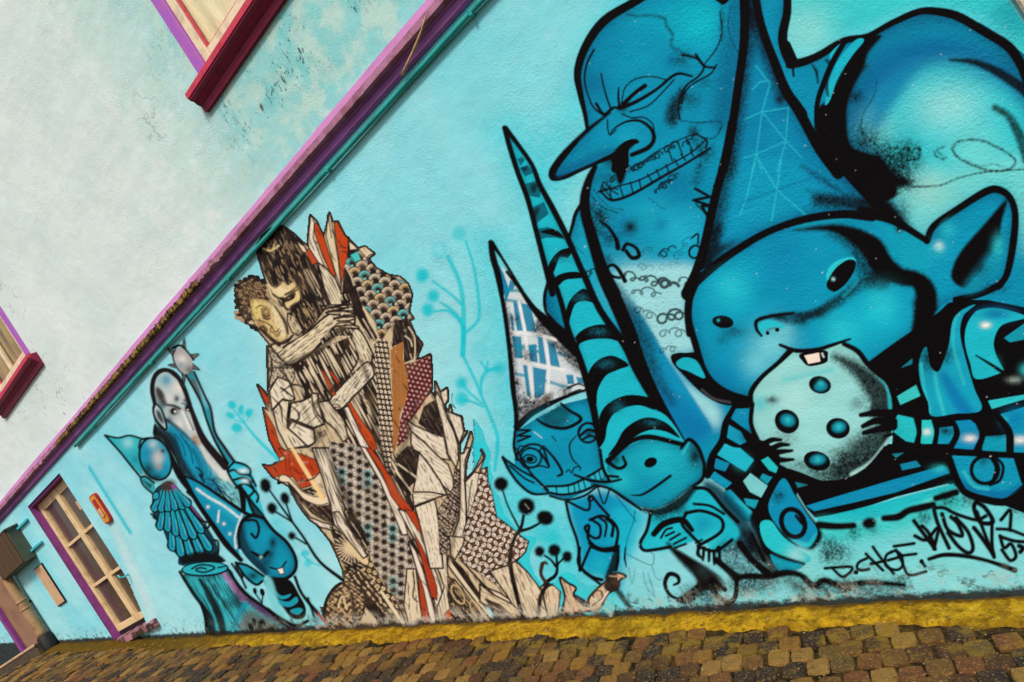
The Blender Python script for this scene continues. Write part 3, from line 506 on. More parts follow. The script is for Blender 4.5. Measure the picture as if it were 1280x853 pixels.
# trousers, shoes and floor bands on the right
fill(TH, "500 305 650 205 790 105 900 -5 980 -20 1100 -20 1400 40 1500 60 1500 1100 1290 1050 900 900 560 960 470 960 480 900 560 830 620 700 630 560 610 430 560 360", BLK, 1, sm=False)
for q, c in (("1036 4 962 36 922 92 906 200 880 280 850 340 810 310 790 215 756 290 765 400 800 490 820 560 940 548 1066 530 1030 420 986 270 960 150 976 60", (34, 172, 205)),
             ("1062 28 1160 24 1290 66 1172 104 1130 180 1138 250 1178 332 1160 346 1042 376 1012 300 986 200 990 120 1020 60", (44, 184, 204)),
             ("1180 170 1290 92 1290 176 1210 192", (30, 160, 185)), ("1100 484 1290 452 1290 474 1120 525", (70, 195, 205)), ("1160 552 1290 512 1450 512 1450 752 1222 752 1222 642 1195 590", (26, 160, 200)),
             ("638 552 742 574 756 640 740 696 690 686 628 640", (56, 190, 200)), ("770 582 824 580 836 640 824 712 764 696", (66, 200, 205)), ("858 620 926 612 930 660 900 720 848 710", (24, 160, 195)),
             ("930 586 1010 580 1050 610 1060 660 1034 732 930 724 948 650", (20, 150, 200)), ("1080 664 1190 654 1192 742 1060 735", (24, 165, 195)), ("645 462 740 405 762 460 662 505", (90, 195, 198)), ("665 320 722 272 722 300", (40, 130, 150))):
    fill(TH, q, c, 1, sm=(len(q.split()) > 14))
sm_ = mask(TH, "1036 4 962 36 922 92 906 200 880 280 850 340 810 310 790 215 756 290 765 400 800 490 820 560 940 548 1066 530 1030 420 986 270 960 150 976 60")
line(TH, [8, 16, 18], "880 360 930 450 990 540", (10, 120, 188), .8, 6, clip=sm_); line(TH, 4, "830 330 850 440 880 550", TEAL, .8, 3, clip=sm_); spot(TH, 810, 270, 14, BLK, .9, ry=18, clip=sm_, grain=.6); line(TH, 4, "765 300 780 420 810 540", TEAL, .6, 2, clip=sm_); spot(TH, 880, 250, 12, BLK, .8, clip=sm_, grain=.6)
line(TH, 4, "940 60 925 150 935 250 980 400", TEAL, .5, 2, clip=sm_)
spot(TH, 1140, 50, 20, (10, 118, 180), .8, ry=8); spot(TH, 1088, 106, 6, WHT, 1, ry=4); spot(TH, 1120, 300, 8, TEAL, .5); line(TH, [2, 4, 5, 4], "1040 258 1110 300 1180 345 1290 402"); spot(TH, 1230, 380, 8, (150, 170, 160), .7, ry=4, grain=.5); spot(TH, 1290, 330, 7, TEAL, .8)
spot(TH, 1260, 680, 10, WHT, .95, ry=5); spot(TH, 1240, 580, 14, (10, 130, 190), .7); spot(TH, 1010, 672, 8, WHT, .95, ry=4.5); spot(TH, 795, 640, 5, WHT, .85, ry=4); spot(TH, 890, 635, 9, BLK, .8, ry=5, grain=.6); spot(TH, 1130, 650, 14, BLK, .9, ry=5, grain=.6); spot(TH, 1180, 580, 5, TEAL, .6)
line(TH, [6, 8, 8], "925 585 945 650 905 730"); line(TH, [6, 8, 9], "1050 600 1072 660 1040 740"); line(TH, [8, 10, 10], "1140 550 1205 640 1210 750"); line(TH, 7, "740 570 756 640 742 700"); line(TH, 6, "826 576 842 640 828 716")
fill(TL, "90 100 300 120 460 100 600 -20 920 -20 915 90 935 170 640 245 420 320 235 350 190 300 130 200", BLK, 1, sm=False)
for q, c in (("190 290 400 226 640 155 880 88 908 125 640 222 420 275 232 316", (20, 150, 195)), ("240 352 420 312 700 238 925 180 940 200 830 242 700 305 580 345 420 372 262 376", (50, 186, 200)), ("660 82 740 64 765 92 672 112", (26, 140, 180)), ("135 170 200 185 150 200", (40, 130, 150)), ("620 30 680 24 640 50", (40, 130, 150))): fill(TL, q, c, 1, sm=False)
fill(TL, "240 370 420 372 580 345 700 305 830 245 950 200 1000 300 900 330 700 400 400 470 250 470", (98, 206, 208), .95, 6, mark=False)
spot(TL, 860, 105, 10, TEAL, .6, ry=5, grain=.5)
fill(TL, "912 38 1240 52 1275 180 1180 256 1090 238 990 216 950 140", (24, 160, 198), 1, sm=False); fill(TL, "950 140 1020 190 1180 215 1270 170 1180 256 1090 238 990 216", (10, 118, 180), .9, 2); line(TL, 4, "980 120 1030 190 1100 205", TEAL, .7, 2)
line(TL, [10, 9, 9, 10, 12], "900 40 955 180 1010 235 1170 272 1290 225"); line(TL, 6, "1060 -10 1060 30"); line(TL, 8, "900 14 1100 30 1300 40"); line(TL, [8, 14], "1240 40 1290 160")
ring(TL, 1085, 110, 17, 17, 0, 5); line(TL, 4, "1115 50 1140 100 1125 165"); line(TL, 4, "1130 40 1175 90 1160 160 1110 185"); spot(TL, 1075, 60, 8, BLK, .6, grain=.6)
line(TL, [10, 9, 8], "255 385 340 392 428 388", soft=1.5); disc(TL, 505, 376, 9, 7, -15, BLK, 1, 1); line(TL, [8, 10, 9, 10, 9], "580 352 650 345 700 315 760 300 825 285", soft=1.5); line(TL, [8, 9], "840 252 940 222", soft=1.5)
for x, y, r in ((430, 420, 9), (300, 490, 12), (360, 520, 14), (300, 540, 9), (780, 350, 9), (900, 260, 12), (520, 400, 8), (1250, 290, 12), (1000, 260, 9)): spot(TL, x, y, r, BLK, .65, grain=1)
# left shoe
fill(TK, "640 110 690 210 760 320 820 400 830 450 780 510 700 495 730 560 740 590 620 640 560 600 500 440 470 380 480 320 580 200", BLK, 1, 1)
fill(TK, "640 152 696 240 750 325 806 410 790 465 752 500 690 470 600 382 562 300 588 220", (16, 150, 195)); fill(TK, "620 400 700 455 760 470 800 420 790 465 752 500 690 470", (50, 190, 205), .9, 1); spot(TK, 610, 240, 8, BLK, .7, grain=.7)
ring(TK, 686, 376, 14, 18, -25, 6.5); fill(TK, "520 380 575 366 640 448 770 545 735 578 630 545 545 480", (60, 195, 206), 1); spot(TK, 700, 540, 12, PALE, .7); fill(TK, "570 532 640 552 735 585 680 615 622 625", (30, 165, 195)); line(TK, [4, 5, 3], "555 515 640 550 740 578", soft=1.5)
line(TK, [5, 4], "720 330 735 380 700 340"); fill(TK, "500 520 560 560 600 620 540 620 500 560", PALE, .5, 2)

figure('bitten_cookie')
CK = "590 232 525 300 405 420 392 500 396 600 432 692 520 790 640 840 800 892 940 850 1050 745 1105 610 1106 480 1060 390 990 315 930 232 865 198 790 212 720 232 650 242"
fill(TG, CK, (148, 217, 214), 1); cm = mask(TG, CK)
rim(cm, 10, (60, 110, 116), .5, -6, -6); spot(TG, 620, 480, 22, (176, 230, 226), .7, clip=cm); line(TG, 6, "560 380 700 350 800 330", (90, 200, 210), .5, 4, clip=cm); spot(TG, 440, 500, 10, (80, 195, 206), .7, clip=cm)
line(TG, [9, 18, 28, 32, 26], "820 265 920 325 1000 405 1050 490 1030 530", BLK, .95, 7, grain=.7, clip=cm); line(TG, [14, 36, 44, 32], "1090 560 1060 650 960 740 820 840", BLK, .9, 12, grain=.8, clip=cm); line(TG, [10, 18], "1000 770 860 850", BLK, .7, 8, clip=cm, grain=.8)
line(TG, [8, 16], "640 800 740 850", BLK, .6, 7, clip=cm, grain=.9); spot(TG, 840, 740, 20, BLK, .35, ry=6, clip=cm, grain=1); spot(TG, 500, 480, 8, BLK, .8, ry=5, grain=.6); spot(TG, 560, 660, 16, (90, 110, 110), .5, clip=cm, grain=.9); spot(TG, 930, 500, 10, BLK, .5, clip=cm, grain=.8)
line(TG, [4, 5, 5], "1040 365 1080 420 1092 520", (70, 190, 205), .8, 2, clip=cm); line(TG, [6, 5], "1090 680 1000 790 900 852", (170, 225, 220), .9, 2.5, clip=cm)
for x, y, rx, ry, a_ in ((740, 405, 14, 11, 12), (575, 588, 16, 14.5, 40), (830, 622, 15, 13, 10), (725, 785, 17, 12, 15)):
    disc(TG, x, y, rx, ry, a_, BLK, 1, 0); disc(TG, x + 4, y + (8 if y == 405 else -6), rx*.58, ry*.5, a_ - 20, (26, 150, 180), .9, 1); spot(TG, x + 4, y - 8, 4, (80, 200, 210), .8)
line(TG, [8, 6, 6, 7, 7], "592 234 530 296 450 365 398 435 394 490"); line(TG, [6, 6, 7], "402 500 396 600 432 692"); line(TG, [6, 7, 7, 6], "860 200 930 238 985 308 1080 390"); line(TG, 5, "1080 390 1108 480 1108 560"); line(TK, [5, 5, 5, 6], "620 100 740 160 840 172 960 158 1060 100 1148 0")
line(TG, [4, 6, 6, 5, 3], "540 205 620 234 720 230 800 206 890 176"); fill(TG, "640 250 765 232 780 265 768 295 690 312 655 290", BLK); fill(TG, "662 258 735 244 742 288 682 300", (245, 226, 208), 1, sm=False); fill(TG, "745 246 754 243 764 268 756 270", (200, 215, 210), 1, sm=False)
for q in ("945 556 1020 545 1105 550", "955 612 1020 585 1105 590", "960 645 1040 625 1105 610"): line(TG, [6, 9, 12], q)
line(TG, [3, 4], "1060 665 1105 650"); spot(TG, 1080, 600, 9, BLK, 1)
for q in ("450 705 500 680 545 680", "490 728 540 705 584 704", "500 745 550 738 600 734", "500 772 550 780 606 778"): line(TG, [8, 7, 4], q)
fill(TG, "420 690 470 690 540 760 540 840 600 860 480 860 430 780"); fill(TG, "446 782 480 764 530 818 520 846 486 832", (60, 195, 205), 1, sm=False)

figure('check_hat_gnome')
fill(TJ, "440 110 560 70 660 60 790 150 770 250 735 440 700 560 640 490 520 460 490 330", (20, 162, 205), 1, 4); fill(TJ, "640 150 780 150 860 160 800 300 760 440 700 440 660 300", (40, 186, 214), .8, 6); spot(TJ, 600, 430, 14, LITE, .7); spot(TJ, 590, 130, 18, (10, 130, 186), .6)
fill(TJ, "720 400 800 380 870 420 880 560 780 640 720 540", (130, 212, 220), .7, 8, mark=False)
CHK = "45 -80 60 -70 100 -30 140 0 200 80 270 180 340 250 470 360 500 460 530 590 420 622 300 680 190 770 175 600 150 400 120 180 85 0"
fill(TF, CHK, (205, 217, 220), 1, sm=False); km = mask(TF, CHK, False)
fill(TF, "60 -70 100 -30 120 10 150 100 130 150 110 60", (18, 142, 186), 1, sm=False, clip=km)
CB = (14, 138, 180)
for q in ("165 148 192 152 218 296 186 296", "202 155 252 166 284 306 235 302", "160 320 206 324 214 432 178 432", "288 320 320 330 336 472 300 466", "338 345 372 360 404 486 354 480", "215 465 250 470 262 626 236 620", "264 475 332 490 322 612 274 636", "430 514 466 515 472 560 440 560", "480 524 514 530 518 560 490 556", "150 40 180 60 160 100 140 90", "240 370 280 360 290 460 250 460", "150 200 165 220 172 300 160 300"): fill(TF, q, CB, .95, 0, False, km)
for q in ("150 370 280 372", "180 510 240 522", "330 545 450 582", "390 405 445 422", "140 90 215 98", "130 140 200 150", "200 380 300 400"): line(TF, 4, q, (40, 150, 180), .8, 1, sm=False, clip=km)
line(TF, [14, 20, 16], "300 260 400 360 500 470", BLK, .75, 6, grain=.9, clip=km); line(TF, [16, 22, 18], "180 700 240 680 330 650", BLK, .7, 7, grain=.9, clip=km)
for q in ("195 150 225 300 245 470 265 640", "150 300 290 310 380 340", "180 440 300 465 420 490", "320 320 345 480 340 600"): line(TF, 4, q, (232, 234, 232), .9, 1, sm=False, clip=km)
for x, y, r in ((300, 290, 10), (240, 420, 9), (220, 640, 12), (330, 640, 9), (260, 680, 11), (180, 560, 9), (460, 400, 10), (430, 600, 9), (170, 240, 7)): spot(TF, x, y, r, BLK, .6, clip=km, grain=1)
line(TF, [8, 12, 10, 14], "120 150 150 340 165 520 185 760", BLK, .6, 4, grain=.8, clip=km); line(TF, [2, 4], "200 730 280 670 360 610", (130, 100, 80), .5, 3, clip=km)
line(TC, [6, 9, 8, 6], "52 612 66 690 95 790 110 870", soft=.9); line(TC, [7, 4, 4], "58 615 110 690 210 852"); line(TF, [6, 6, 6, 7, 6, 7], "82 0 120 180 148 390 165 580 180 700 185 860"); line(TF, [4, 5, 8, 14, 18, 12], "135 0 200 85 270 185 340 255 420 325 480 400")
line(TF, [9, 8, 7, 5, 3], "185 775 250 715 320 675 420 628 530 590"); line(TF, [3, 2], "440 580 490 560 520 570"); line(TF, [3, 2], "450 610 500 590 520 600")
FA = "178 160 290 88 420 20 545 -10 580 60 605 300 640 430 560 445 440 498 350 480 330 465 270 475 200 430 145 360 118 290 175 320 170 240"
fill(TI, FA, (18, 158, 196), 1, sm=False); rim(mask(TI, FA, False), 8, (2, 70, 112), .7); spot(TI, 400, 300, 22, (14, 144, 188), .5); spot(TI, 320, 130, 16, (24, 168, 204), .6); fill(TI, "130 320 200 350 300 430 330 465 270 470 190 420", (30, 172, 212), .8, 2)
fill(TI, "290 100 345 60 410 25 450 60 420 130 350 135", BLK, .8, 3, grain=.8); fill(TI, "330 90 400 40 440 70 480 90 440 130 370 120", (20, 120, 140), .5, 4, grain=.8)
line(TI, [4, 6, 6, 6, 4], "285 98 340 130 425 142 495 110 500 85 450 55 405 18"); line(TI, 4, "185 150 250 152 188 180 252 182 190 208", sm=False); line(TI, 3, "178 240 190 260 180 300")
ring(TI, 255, 290, 13, 12, 0, 3.5); ring(TI, 250, 295, 8, 5, 10, 3); disc(TI, 250, 296, 5, 3.5, 0, BLK); line(TI, 4, "200 260 240 225 310 235 345 330"); line(TI, 3, "195 300 230 340 300 330 345 335 300 260 320 230"); line(TI, 2.5, "190 250 210 230 300 260 340 320")
ring(TI, 540, 165, 12, 12, 0, 4); line(TI, 5, "500 180 540 150 580 160"); line(TI, 4, "510 200 550 180 580 190"); line(TI, 3, "490 170 520 120 570 115"); spot(TI, 545, 170, 6, BLK, .8)
line(TI, [4, 5, 5, 4], "325 240 370 290 405 345 410 370 390 380"); line(TI, [2, 3, 3, 2], "480 180 448 225 460 290 500 335"); line(TI, 2.5, "430 360 445 350 460 365 470 340 500 335 500 350"); line(TI, 2, "360 180 380 205")
fill(TI, "340 430 450 424 560 372 605 340 612 395 530 448 420 474 345 462", (70, 180, 205), 1, 1); line(TI, 4.5, "335 432 450 425 560 372 612 338"); line(TI, 4.5, "340 462 420 474 530 450 612 400")
for q in ("380 430 385 465", "440 425 445 472", "490 405 500 460", "515 395 530 448", "545 380 560 430", "570 365 585 415", "595 352 605 402", "470 415 475 465"): line(TI, 2.2, q)
line(TI, 4, "350 480 430 500 520 480 590 430"); line(TI, [6, 5, 5, 5, 4], "115 288 145 350 195 418 260 468 335 470"); line(TI, 4, "118 290 200 350 280 395 335 455"); line(TI, 3.5, "150 330 220 390 270 415"); line(TI, 4, "190 260 240 345 280 395 340 450"); line(TI, 5, "175 160 170 240 190 300")
line(TI, 1.5, "270 160 310 190", (200, 220, 225), .8)
line(TI, [5, 5, 5, 6], "430 510 450 600 490 720 500 852"); line(TI, 4.5, "440 508 540 552 548 480"); ring(TI, 552, 495, 3, 3, 0, 3); line(TI, 5, "560 480 600 530 645 580"); line(TI, 3, "590 440 620 520 650 440"); line(TI, 1.4, "680 480 760 580 780 610", BLK, .8)
line(TJ, 5.5, "545 280 525 240 545 230 540 290 565 325"); line(TJ, 5.5, "550 200 610 180 665 210 690 260 680 330"); line(TJ, 5, "560 200 600 230 600 280 575 292 545 275"); line(TJ, [5, 4], "600 190 632 220 625 282"); line(TJ, [5, 6], "632 195 665 225 660 280")
line(TJ, 6, "548 318 610 345 692 335"); line(TJ, 6, "560 335 620 355 690 350"); line(TJ, [5, 5, 6, 6], "552 335 520 410 512 445 560 485 610 500"); line(TJ, 5, "520 460 580 505 600 520"); line(TJ, [8, 14, 12], "685 330 675 400 640 490", BLK, .95, 2.5, grain=.4); line(TJ, [5, 6], "690 350 690 400 680 450"); line(TJ, 5, "500 340 490 410 510 450")
line(TJ, [7, 10, 9, 5], "660 520 700 570 740 625 770 680", BLK, .9, 2.5, grain=.5)
line(TJ, 1.3, "775 150 770 200 742 280 728 340", BLK, .8); line(TJ, [3, 4, 2], "728 340 724 390 732 435"); line(TJ, 1.3, "735 370 790 400 860 425 870 375 855 365", BLK, .8)
for q in ("745 440 760 520 775 450", "815 460 830 530 870 570 850 500", "860 430 880 490 905 500", "840 470 860 530"): line(TJ, 1.6, q, (30, 110, 140), .55, 1.2)

figure('striped_hat_gnome')
fill(TK, "230 170 330 200 480 380 500 520 420 520 300 330", (10, 60, 80), .95, 3)
SH = [(630, 159), (638, 180), (648, 215), (660, 250), (668, 280), (678, 318), (687, 345), (700, 372), (710, 412), (720, 425), (726, 450), (735, 480), (744, 520), (752, 560), (790, 580), (850, 552), (832, 525), (812, 494), (790, 455), (780, 430), (760, 400), (740, 365), (722, 325), (708, 295), (690, 260), (675, 230), (665, 205), (650, 183), (634, 160)]
fill(T1, SH, (44, 184, 205), 1, sm=False); shm = mask(T1, SH, False)
rim(shm, 5, (2, 80, 118), .7)
for q in ("186 196 210 185 225 200 205 230", "200 240 240 225 268 265 225 285", "225 320 280 305 305 345 300 390 245 380", "255 440 320 410 345 470 280 520 262 490", "285 545 340 535 400 560 425 600 380 590 330 590 295 600"): fill(TC, q, (14, 90, 110), .9, 0, False, shm, grain=.2); 
for q in ("205 240 240 235 225 262", "250 330 290 320 270 370", "270 450 300 440 275 500"): fill(TC, q, BLK, .8, 1, True, shm)
for q in ("300 560 370 545 420 590 350 575", "340 790 345 720 390 660 440 640 460 655 440 690 400 690 370 760", "375 790 420 765 490 760 510 790 430 800 390 830"): fill(TC, q, BLK, 1, 0, True, shm)
bands = ("428 215 450 140 510 85 545 100 580 155 520 145 475 165 450 240 440 290", "470 345 500 300 560 270 640 268 700 345 640 335 560 338 500 360 490 400", "540 560 548 490 600 435 670 420 745 465 690 490 630 520 590 590 580 660", "595 740 620 680 680 635 760 615 860 635 880 690 800 668 720 680 650 730 620 800", "640 880 700 830 760 765 850 732 940 760 975 800 900 785 820 800 760 830 700 900")
for q in bands:
    fill(TF, q, BLK, 1, 0, True, shm)
for x, y, a_ in ((500, 130, -40), (590, 300, 0), (630, 460, -35), (700, 665, -30), (860, 765, -10), (420, 700, -40)):
    t_ = TF if (x, y) != (420, 700) else TC
    spot(t_, x, y, 10, (30, 110, 130), .55, ry=5, clip=shm, grain=.9)
line(TC, [6, 7, 7, 7, 7, 8], "122 40 150 140 190 265 240 400 290 590 362 870"); line(TC, [7, 6, 6, 7, 8, 8, 8], "128 42 195 130 262 228 300 325 365 445 440 595 560 870"); line(TF, [8, 7, 8, 9, 10, 8], "350 0 400 130 445 300 505 450 560 650 600 860"); line(TF, [8, 9, 10, 9, 8, 6], "515 0 600 190 720 360 780 490 880 660 1012 842")
FB = "640 305 720 240 830 192 1000 228 1045 198 1085 225 1122 310 1118 385 1060 432 960 512 880 545 800 535 700 475 640 440 570 425 480 375 600 402 655 392 635 350"
fill(TI, "600 130 700 60 900 60 1010 190 1010 230 850 200 740 215 660 300 630 400", (44, 184, 205), 1); 
for q in ("600 740 620 680 680 635 760 615 860 635 880 690 800 668 720 680 650 730 620 800",): fill(TF, q, BLK, 1)
fill(TI, "590 240 600 120 640 50 720 -10 800 -10 860 20 760 20 680 60 640 120 625 200", BLK, 1); fill(TI, "640 280 680 220 720 150 790 100 860 88 940 120 1000 190 930 160 860 150 790 175 720 230", BLK, 1); spot(TI, 860, 115, 10, (30, 120, 140), .5, ry=4, grain=.9); spot(TI, 690, 40, 8, (30, 120, 140), .5, grain=.9)
fill(TI, FB, (30, 170, 196), 1, sm=False); fb = mask(TI, FB, False)
rim(fb, 8, (2, 76, 118), .75); spot(TI, 900, 290, 24, (52, 190, 210), .7, clip=fb); spot(TI, 700, 400, 14, (60, 195, 210), .7, clip=fb); spot(TI, 850, 460, 22, (14, 146, 188), .7, clip=fb); spot(TI, 1075, 280, 9, BLK, .9, ry=14, clip=fb, grain=.4)
line(TI, [10, 9, 8, 9, 8], "640 305 700 250 760 205 850 185 1010 222"); line(TI, [5, 7, 7, 6], "1005 242 1045 198 1092 240 1122 320"); line(TI, [6, 6, 7], "1122 320 1115 390 1070 432"); line(TI, [3, 2], "1015 270 1045 215", TEAL, .8, 1.5)
line(TI, [4, 5, 5, 4], "472 374 550 402 640 410 705 398"); line(TI, [4, 5, 6, 5], "570 425 650 445 720 490 805 548"); disc(TI, 853, 313, 8.5, 6, -25, BLK); line(TI, [2, 4, 5, 5], "758 476 810 474 875 436 952 380")
line(TI, [7, 6, 6, 5], "640 310 690 342 728 325 715 285"); line(TI, 5, "640 380 690 385"); line(TI, 6, "600 250 615 340 645 400"); spot(TI, 680, 300, 6, BLK, .7)
fill(TI, "850 560 900 540 1000 500 1060 440 1130 440 1220 560 1290 640 1290 690 1210 760 1180 770 1100 705 960 745 820 752 798 720 830 660", (40, 182, 205), 1, 1); spot(TI, 1120, 620, 14, (24, 150, 190), .7); spot(TI, 1160, 700, 12, (80, 205, 215), .7); spot(TI, 900, 715, 14, (60, 195, 214), .7)
line(TI, [8, 14, 18, 12], "820 548 900 560 1000 510 1068 440", BLK, .95, 3, grain=.4); spot(TI, 980, 550, 14, BLK, .7, ry=9, grain=.8); spot(TI, 900, 590, 12, BLK, .5, ry=6, grain=.9)
line(TI, 6, "855 560 835 650 802 715 820 752 880 748 950 735"); line(TI, [10, 12, 8], "870 670 920 620 1010 600 1060 650"); line(TI, 6, "1030 565 1110 555 1200 590 1215 640 1180 680 1090 730"); line(TI, 6, "1030 570 1010 620 1060 680 1100 720"); line(TI, 5, "1070 520 1150 530 1220 570"); line(TI, [6, 7, 7], "1070 440 1140 450 1220 540 1290 610")
for q in ("905 690 930 650 960 640", "930 680 970 660", "950 700 1000 670", "970 720 1030 690", "975 740 1030 720", "1080 715 1110 700"): line(TI, 4, q)
for q in ("1095 730 1090 770 1110 790", "1120 740 1115 800", "1145 750 1145 805", "1170 760 1172 820", "1185 750 1195 740 1200 800"): line(TI, [6, 7, 5], q)
line(TI, 6, "1095 735 1180 755 1260 700"); spot(TI, 1240, 740, 14, BLK, .6, ry=10, grain=.9)
fill(TJ, "945 335 1040 380 1200 480 1225 545 1110 560 1040 620 980 600 1080 520 1060 460 1000 400", BLK, 1, 1, grain=.2); line(TK, [16, 20, 14], "330 560 400 600 480 640", BLK, .55, 8, grain=.8); line(TK, [8, 18, 14], "440 420 500 520 580 620", BLK, .8, 5, grain=.5); spot(TJ, 1120, 450, 11, (120, 160, 165), .5, ry=10, grain=.6); spot(TJ, 1090, 560, 18, BLK, .5, ry=10, grain=.9)
line(TJ, [4, 6, 8, 8, 6, 5, 5], "970 525 995 510 985 480 945 472 925 520 950 575 1010 600 1070 595"); line(TK, [4, 5, 6, 7, 7, 7, 6, 5], "340 710 310 680 280 650 280 700 310 745 360 772 398 740 404 640"); line(TK, [6, 8], "404 650 350 600 300 560"); line(TK, [4, 6], "90 690 118 660 95 635 60 635 45 670 70 720 130 765 190 745", a=.0)
spot(TK, 350, 700, 14, (150, 210, 205), .6); line(TK, [3, 6], "290 660 320 690 345 708"); spot(TK, 430, 690, 22, BLK, .6, ry=12, grain=.9); spot(TK, 240, 720, 16, BLK, .55, ry=9, grain=.9); spot(TK, 470, 560, 12, BLK, .7, grain=.9); spot(TK, 400, 520, 13, BLK, .6, grain=.9)
line(TK, [9, 8, 10], "420 480 480 560 560 630"); line(TK, [4, 6], "480 430 520 520 540 560"); fill(TK, "470 400 520 460 540 560 500 540 460 460", BLK, .8, 2); line(TK, [5, 12, 20, 16], "60 480 130 550 230 630 300 690", BLK, .85, 3, grain=.3); line(TK, [4, 5, 6, 7, 7, 7, 6, 5], "345 712 318 690 285 655 282 700 312 745 360 772 398 740 404 640"); line(TK, [6, 9, 12], "300 560 360 610 404 650", BLK, .95, 1.5); line(TK, [10, 16, 12], "130 765 220 740 300 760 360 790", BLK, .6, 6, grain=.7)
figure('ground_line')
line(TK, [7, 9, 8, 9, 7, 9, 8, 9, 7, 5], "400 650 470 640 560 645 640 625 720 635 790 690 840 662 930 690 1060 672 1240 685", BLK, 1, 2, grain=.3); line(TK, [14, 26, 20, 26, 16], "420 690 560 670 640 650 780 720 820 720", BLK, .55, 11, grain=.8); line(TL, [16, 24, 20], "270 690 480 700 660 690", BLK, .6, 8, grain=.8)

figure('signature_letters')
for q in ("285 602 420 596 375 645 318 598", "440 620 437 622", "495 552 455 572 445 600 470 612 505 606", "525 495 560 545 628 628", "490 530 530 570 575 612", "515 580 570 568", "620 518 590 540 590 590 640 610 672 590 668 540 640 515 610 525", "600 562 660 545", "640 510 670 570 705 635 790 618", "655 540 740 530", "630 492 730 478", "768 568 785 592"): line(TL, 4.2 if len(q) < 30 else 4, q, soft=.9)
disc(TL, 440, 622, 3.2, 3, 0, BLK); disc(TL, 768, 568, 3, 3, 0, BLK)
figure('signature_scrawl')
for w, q in ((5.5, "730 365 775 425 835 505"), (5, "735 440 790 460 850 400 830 505"), (5, "770 390 800 420 830 480"), (5.5, "830 310 850 380 905 500"), (5, "835 300 880 300 940 330 1040 360 1090 340"), (5.5, "870 330 900 410 970 440 950 380 915 345"), (5.5, "940 350 1000 420 1025 500 1000 525 950 490 900 425"), (6, "1040 270 1085 300 1125 370 1060 370 1030 300 1040 270"), (5, "1045 320 1080 420 1130 545"), (6, "1030 400 1070 450 1125 530"), (5, "1120 360 1120 480 1130 545"),
             (5, "1165 360 1212 312 1210 410"), (4.5, "1145 405 1210 410 1290 440"), (5, "1160 440 1180 500 1215 480 1240 540 1210 562 1170 510"), (5, "1165 445 1230 465 1290 470"), (6, "1255 490 1275 500 1262 520"), ([5, 6, 6, 5, 7], "805 556 880 535 980 540 1100 565 1235 612")): line(TL, w, q, soft=1)

figure('pale_blue_plant')
PB = (40, 196, 212)
for w, q in (((6, 5, 3), "208 435 212 370 205 330 160 290 115 292"), ((6, 5, 3), "212 390 206 330 170 285 135 262"), ((6, 6, 5), "210 435 212 300 200 200 160 110"), ((4, 3), "208 270 170 235 108 190"), ((3, 4, 4), "220 60 245 140 262 250 260 320 215 365"), ((4, 4, 4, 5, 4), "208 435 250 520 275 580 320 690 325 740 315 820"),
             ((3, 4), "278 610 240 592 205 585"), ((3, 4), "275 600 225 555 210 530"), ((3, 5, 5), "270 565 272 520 290 490 330 480"), ((3,), "290 490 270 460"), ((3,), "288 490 292 460")): line(Q3, list(w), q, PB, .85, 1)
for x, y, r, a_ in ((75, 172, 8.5, .95), (112, 240, 7.5, .95), (93, 286, 8, .95), (132, 88, 10, .5), (196, 32, 9, .6), (205, 530, 7.5, .9), (206, 582, 8.5, .9), (332, 480, 8, .6), (265, 425, 12, .25)): disc(Q3, x, y, r, r*1.1, 10, PB, a_, 2)
disc(Q3, 132, 85, 6.5, 7, 0, (150, 222, 230), .5, 2)
figure('pale_blue_plant#2')
for x, y, rx, ry, a_ in ((680, 425, 6, 5, 40), (725, 450, 3.5, 7, 10), (765, 465, 5, 6, 40), (672, 478, 6, 4, 30), (705, 540, 7, 6, 20)): disc(TM, x, y, rx, ry, a_, PB, .95, 1)
line(TM, [2, 3, 4, 4], "690 450 740 515 820 610 915 700", PB, .9, 1); line(TM, 1.2, "740 515 735 460", PB); line(TM, 1.2, "740 515 690 500", PB); line(TM, 1.2, "742 515 770 480", PB)
figure('painted_stripe')
line(T1, [3.5, 4.2], "98 563 130 614 163 666", (28, 190, 214), .85, 1, sm=False)
for q in ("88 606 108 598", "89 609 104 603", "91 612 106 606", "93 615 104 610"): line(T1, 1, q, (60, 90, 100), .5)
figure('sprayed_background')
for x, y, r in ((370, 670, 12), (360, 700, 9), (310, 670, 12)): spot(TI, x, y, r, PB, .5)
for x, y, r in ((930, 430, 10), (900, 370, 8)): spot(TN, x, y, r, PB, .5)
figure('pale_blue_plant#3')
line(TN, [3, 2], "1030 530 1070 570 1120 590", PB, .8); disc(TN, 1048, 525, 5, 4, 20, PB, .8, 1); disc(TN, 1060, 575, 5, 6, 20, PB, .7, 1); spot(TN, 1000, 560, 6, PB, .5, mark=True)

figure('black_berry_plant')
line(TJ, [3, 3, 4], "112 45 140 130 195 240"); line(TJ, [5, 6, 8, 8, 7], "218 180 205 240 160 330 152 420 180 560 215 690"); line(TJ, [4, 5, 6], "300 215 255 240 205 255"); line(TJ, [4, 4, 5], "325 380 355 400 378 430"); line(TJ, [4, 6, 7, 7], "382 370 382 470 320 530 290 690"); line(TJ, [3, 5], "415 395 380 430"); line(TJ, [7, 6, 6], "312 420 305 470 330 515", (60, 34, 26))
for x, y, rx, ry, a_ in ((105, 20, 9, 9, 20), (232, 132, 11, 11, 20), (326, 190, 11, 9.5, 20), (298, 358, 6.5, 7, 0), (372, 352, 8, 8, 20), (436, 384, 6.5, 7.5, 0)): disc(TJ, x, y, rx, ry, a_, BLK, 1, 1, grain=.4)
for q in ("225 120 245 145",): line(TJ, 1, q, (170, 170, 165), .8)
line(TJ, [5, 4], "312 420 325 412 335 420", (60, 34, 26))

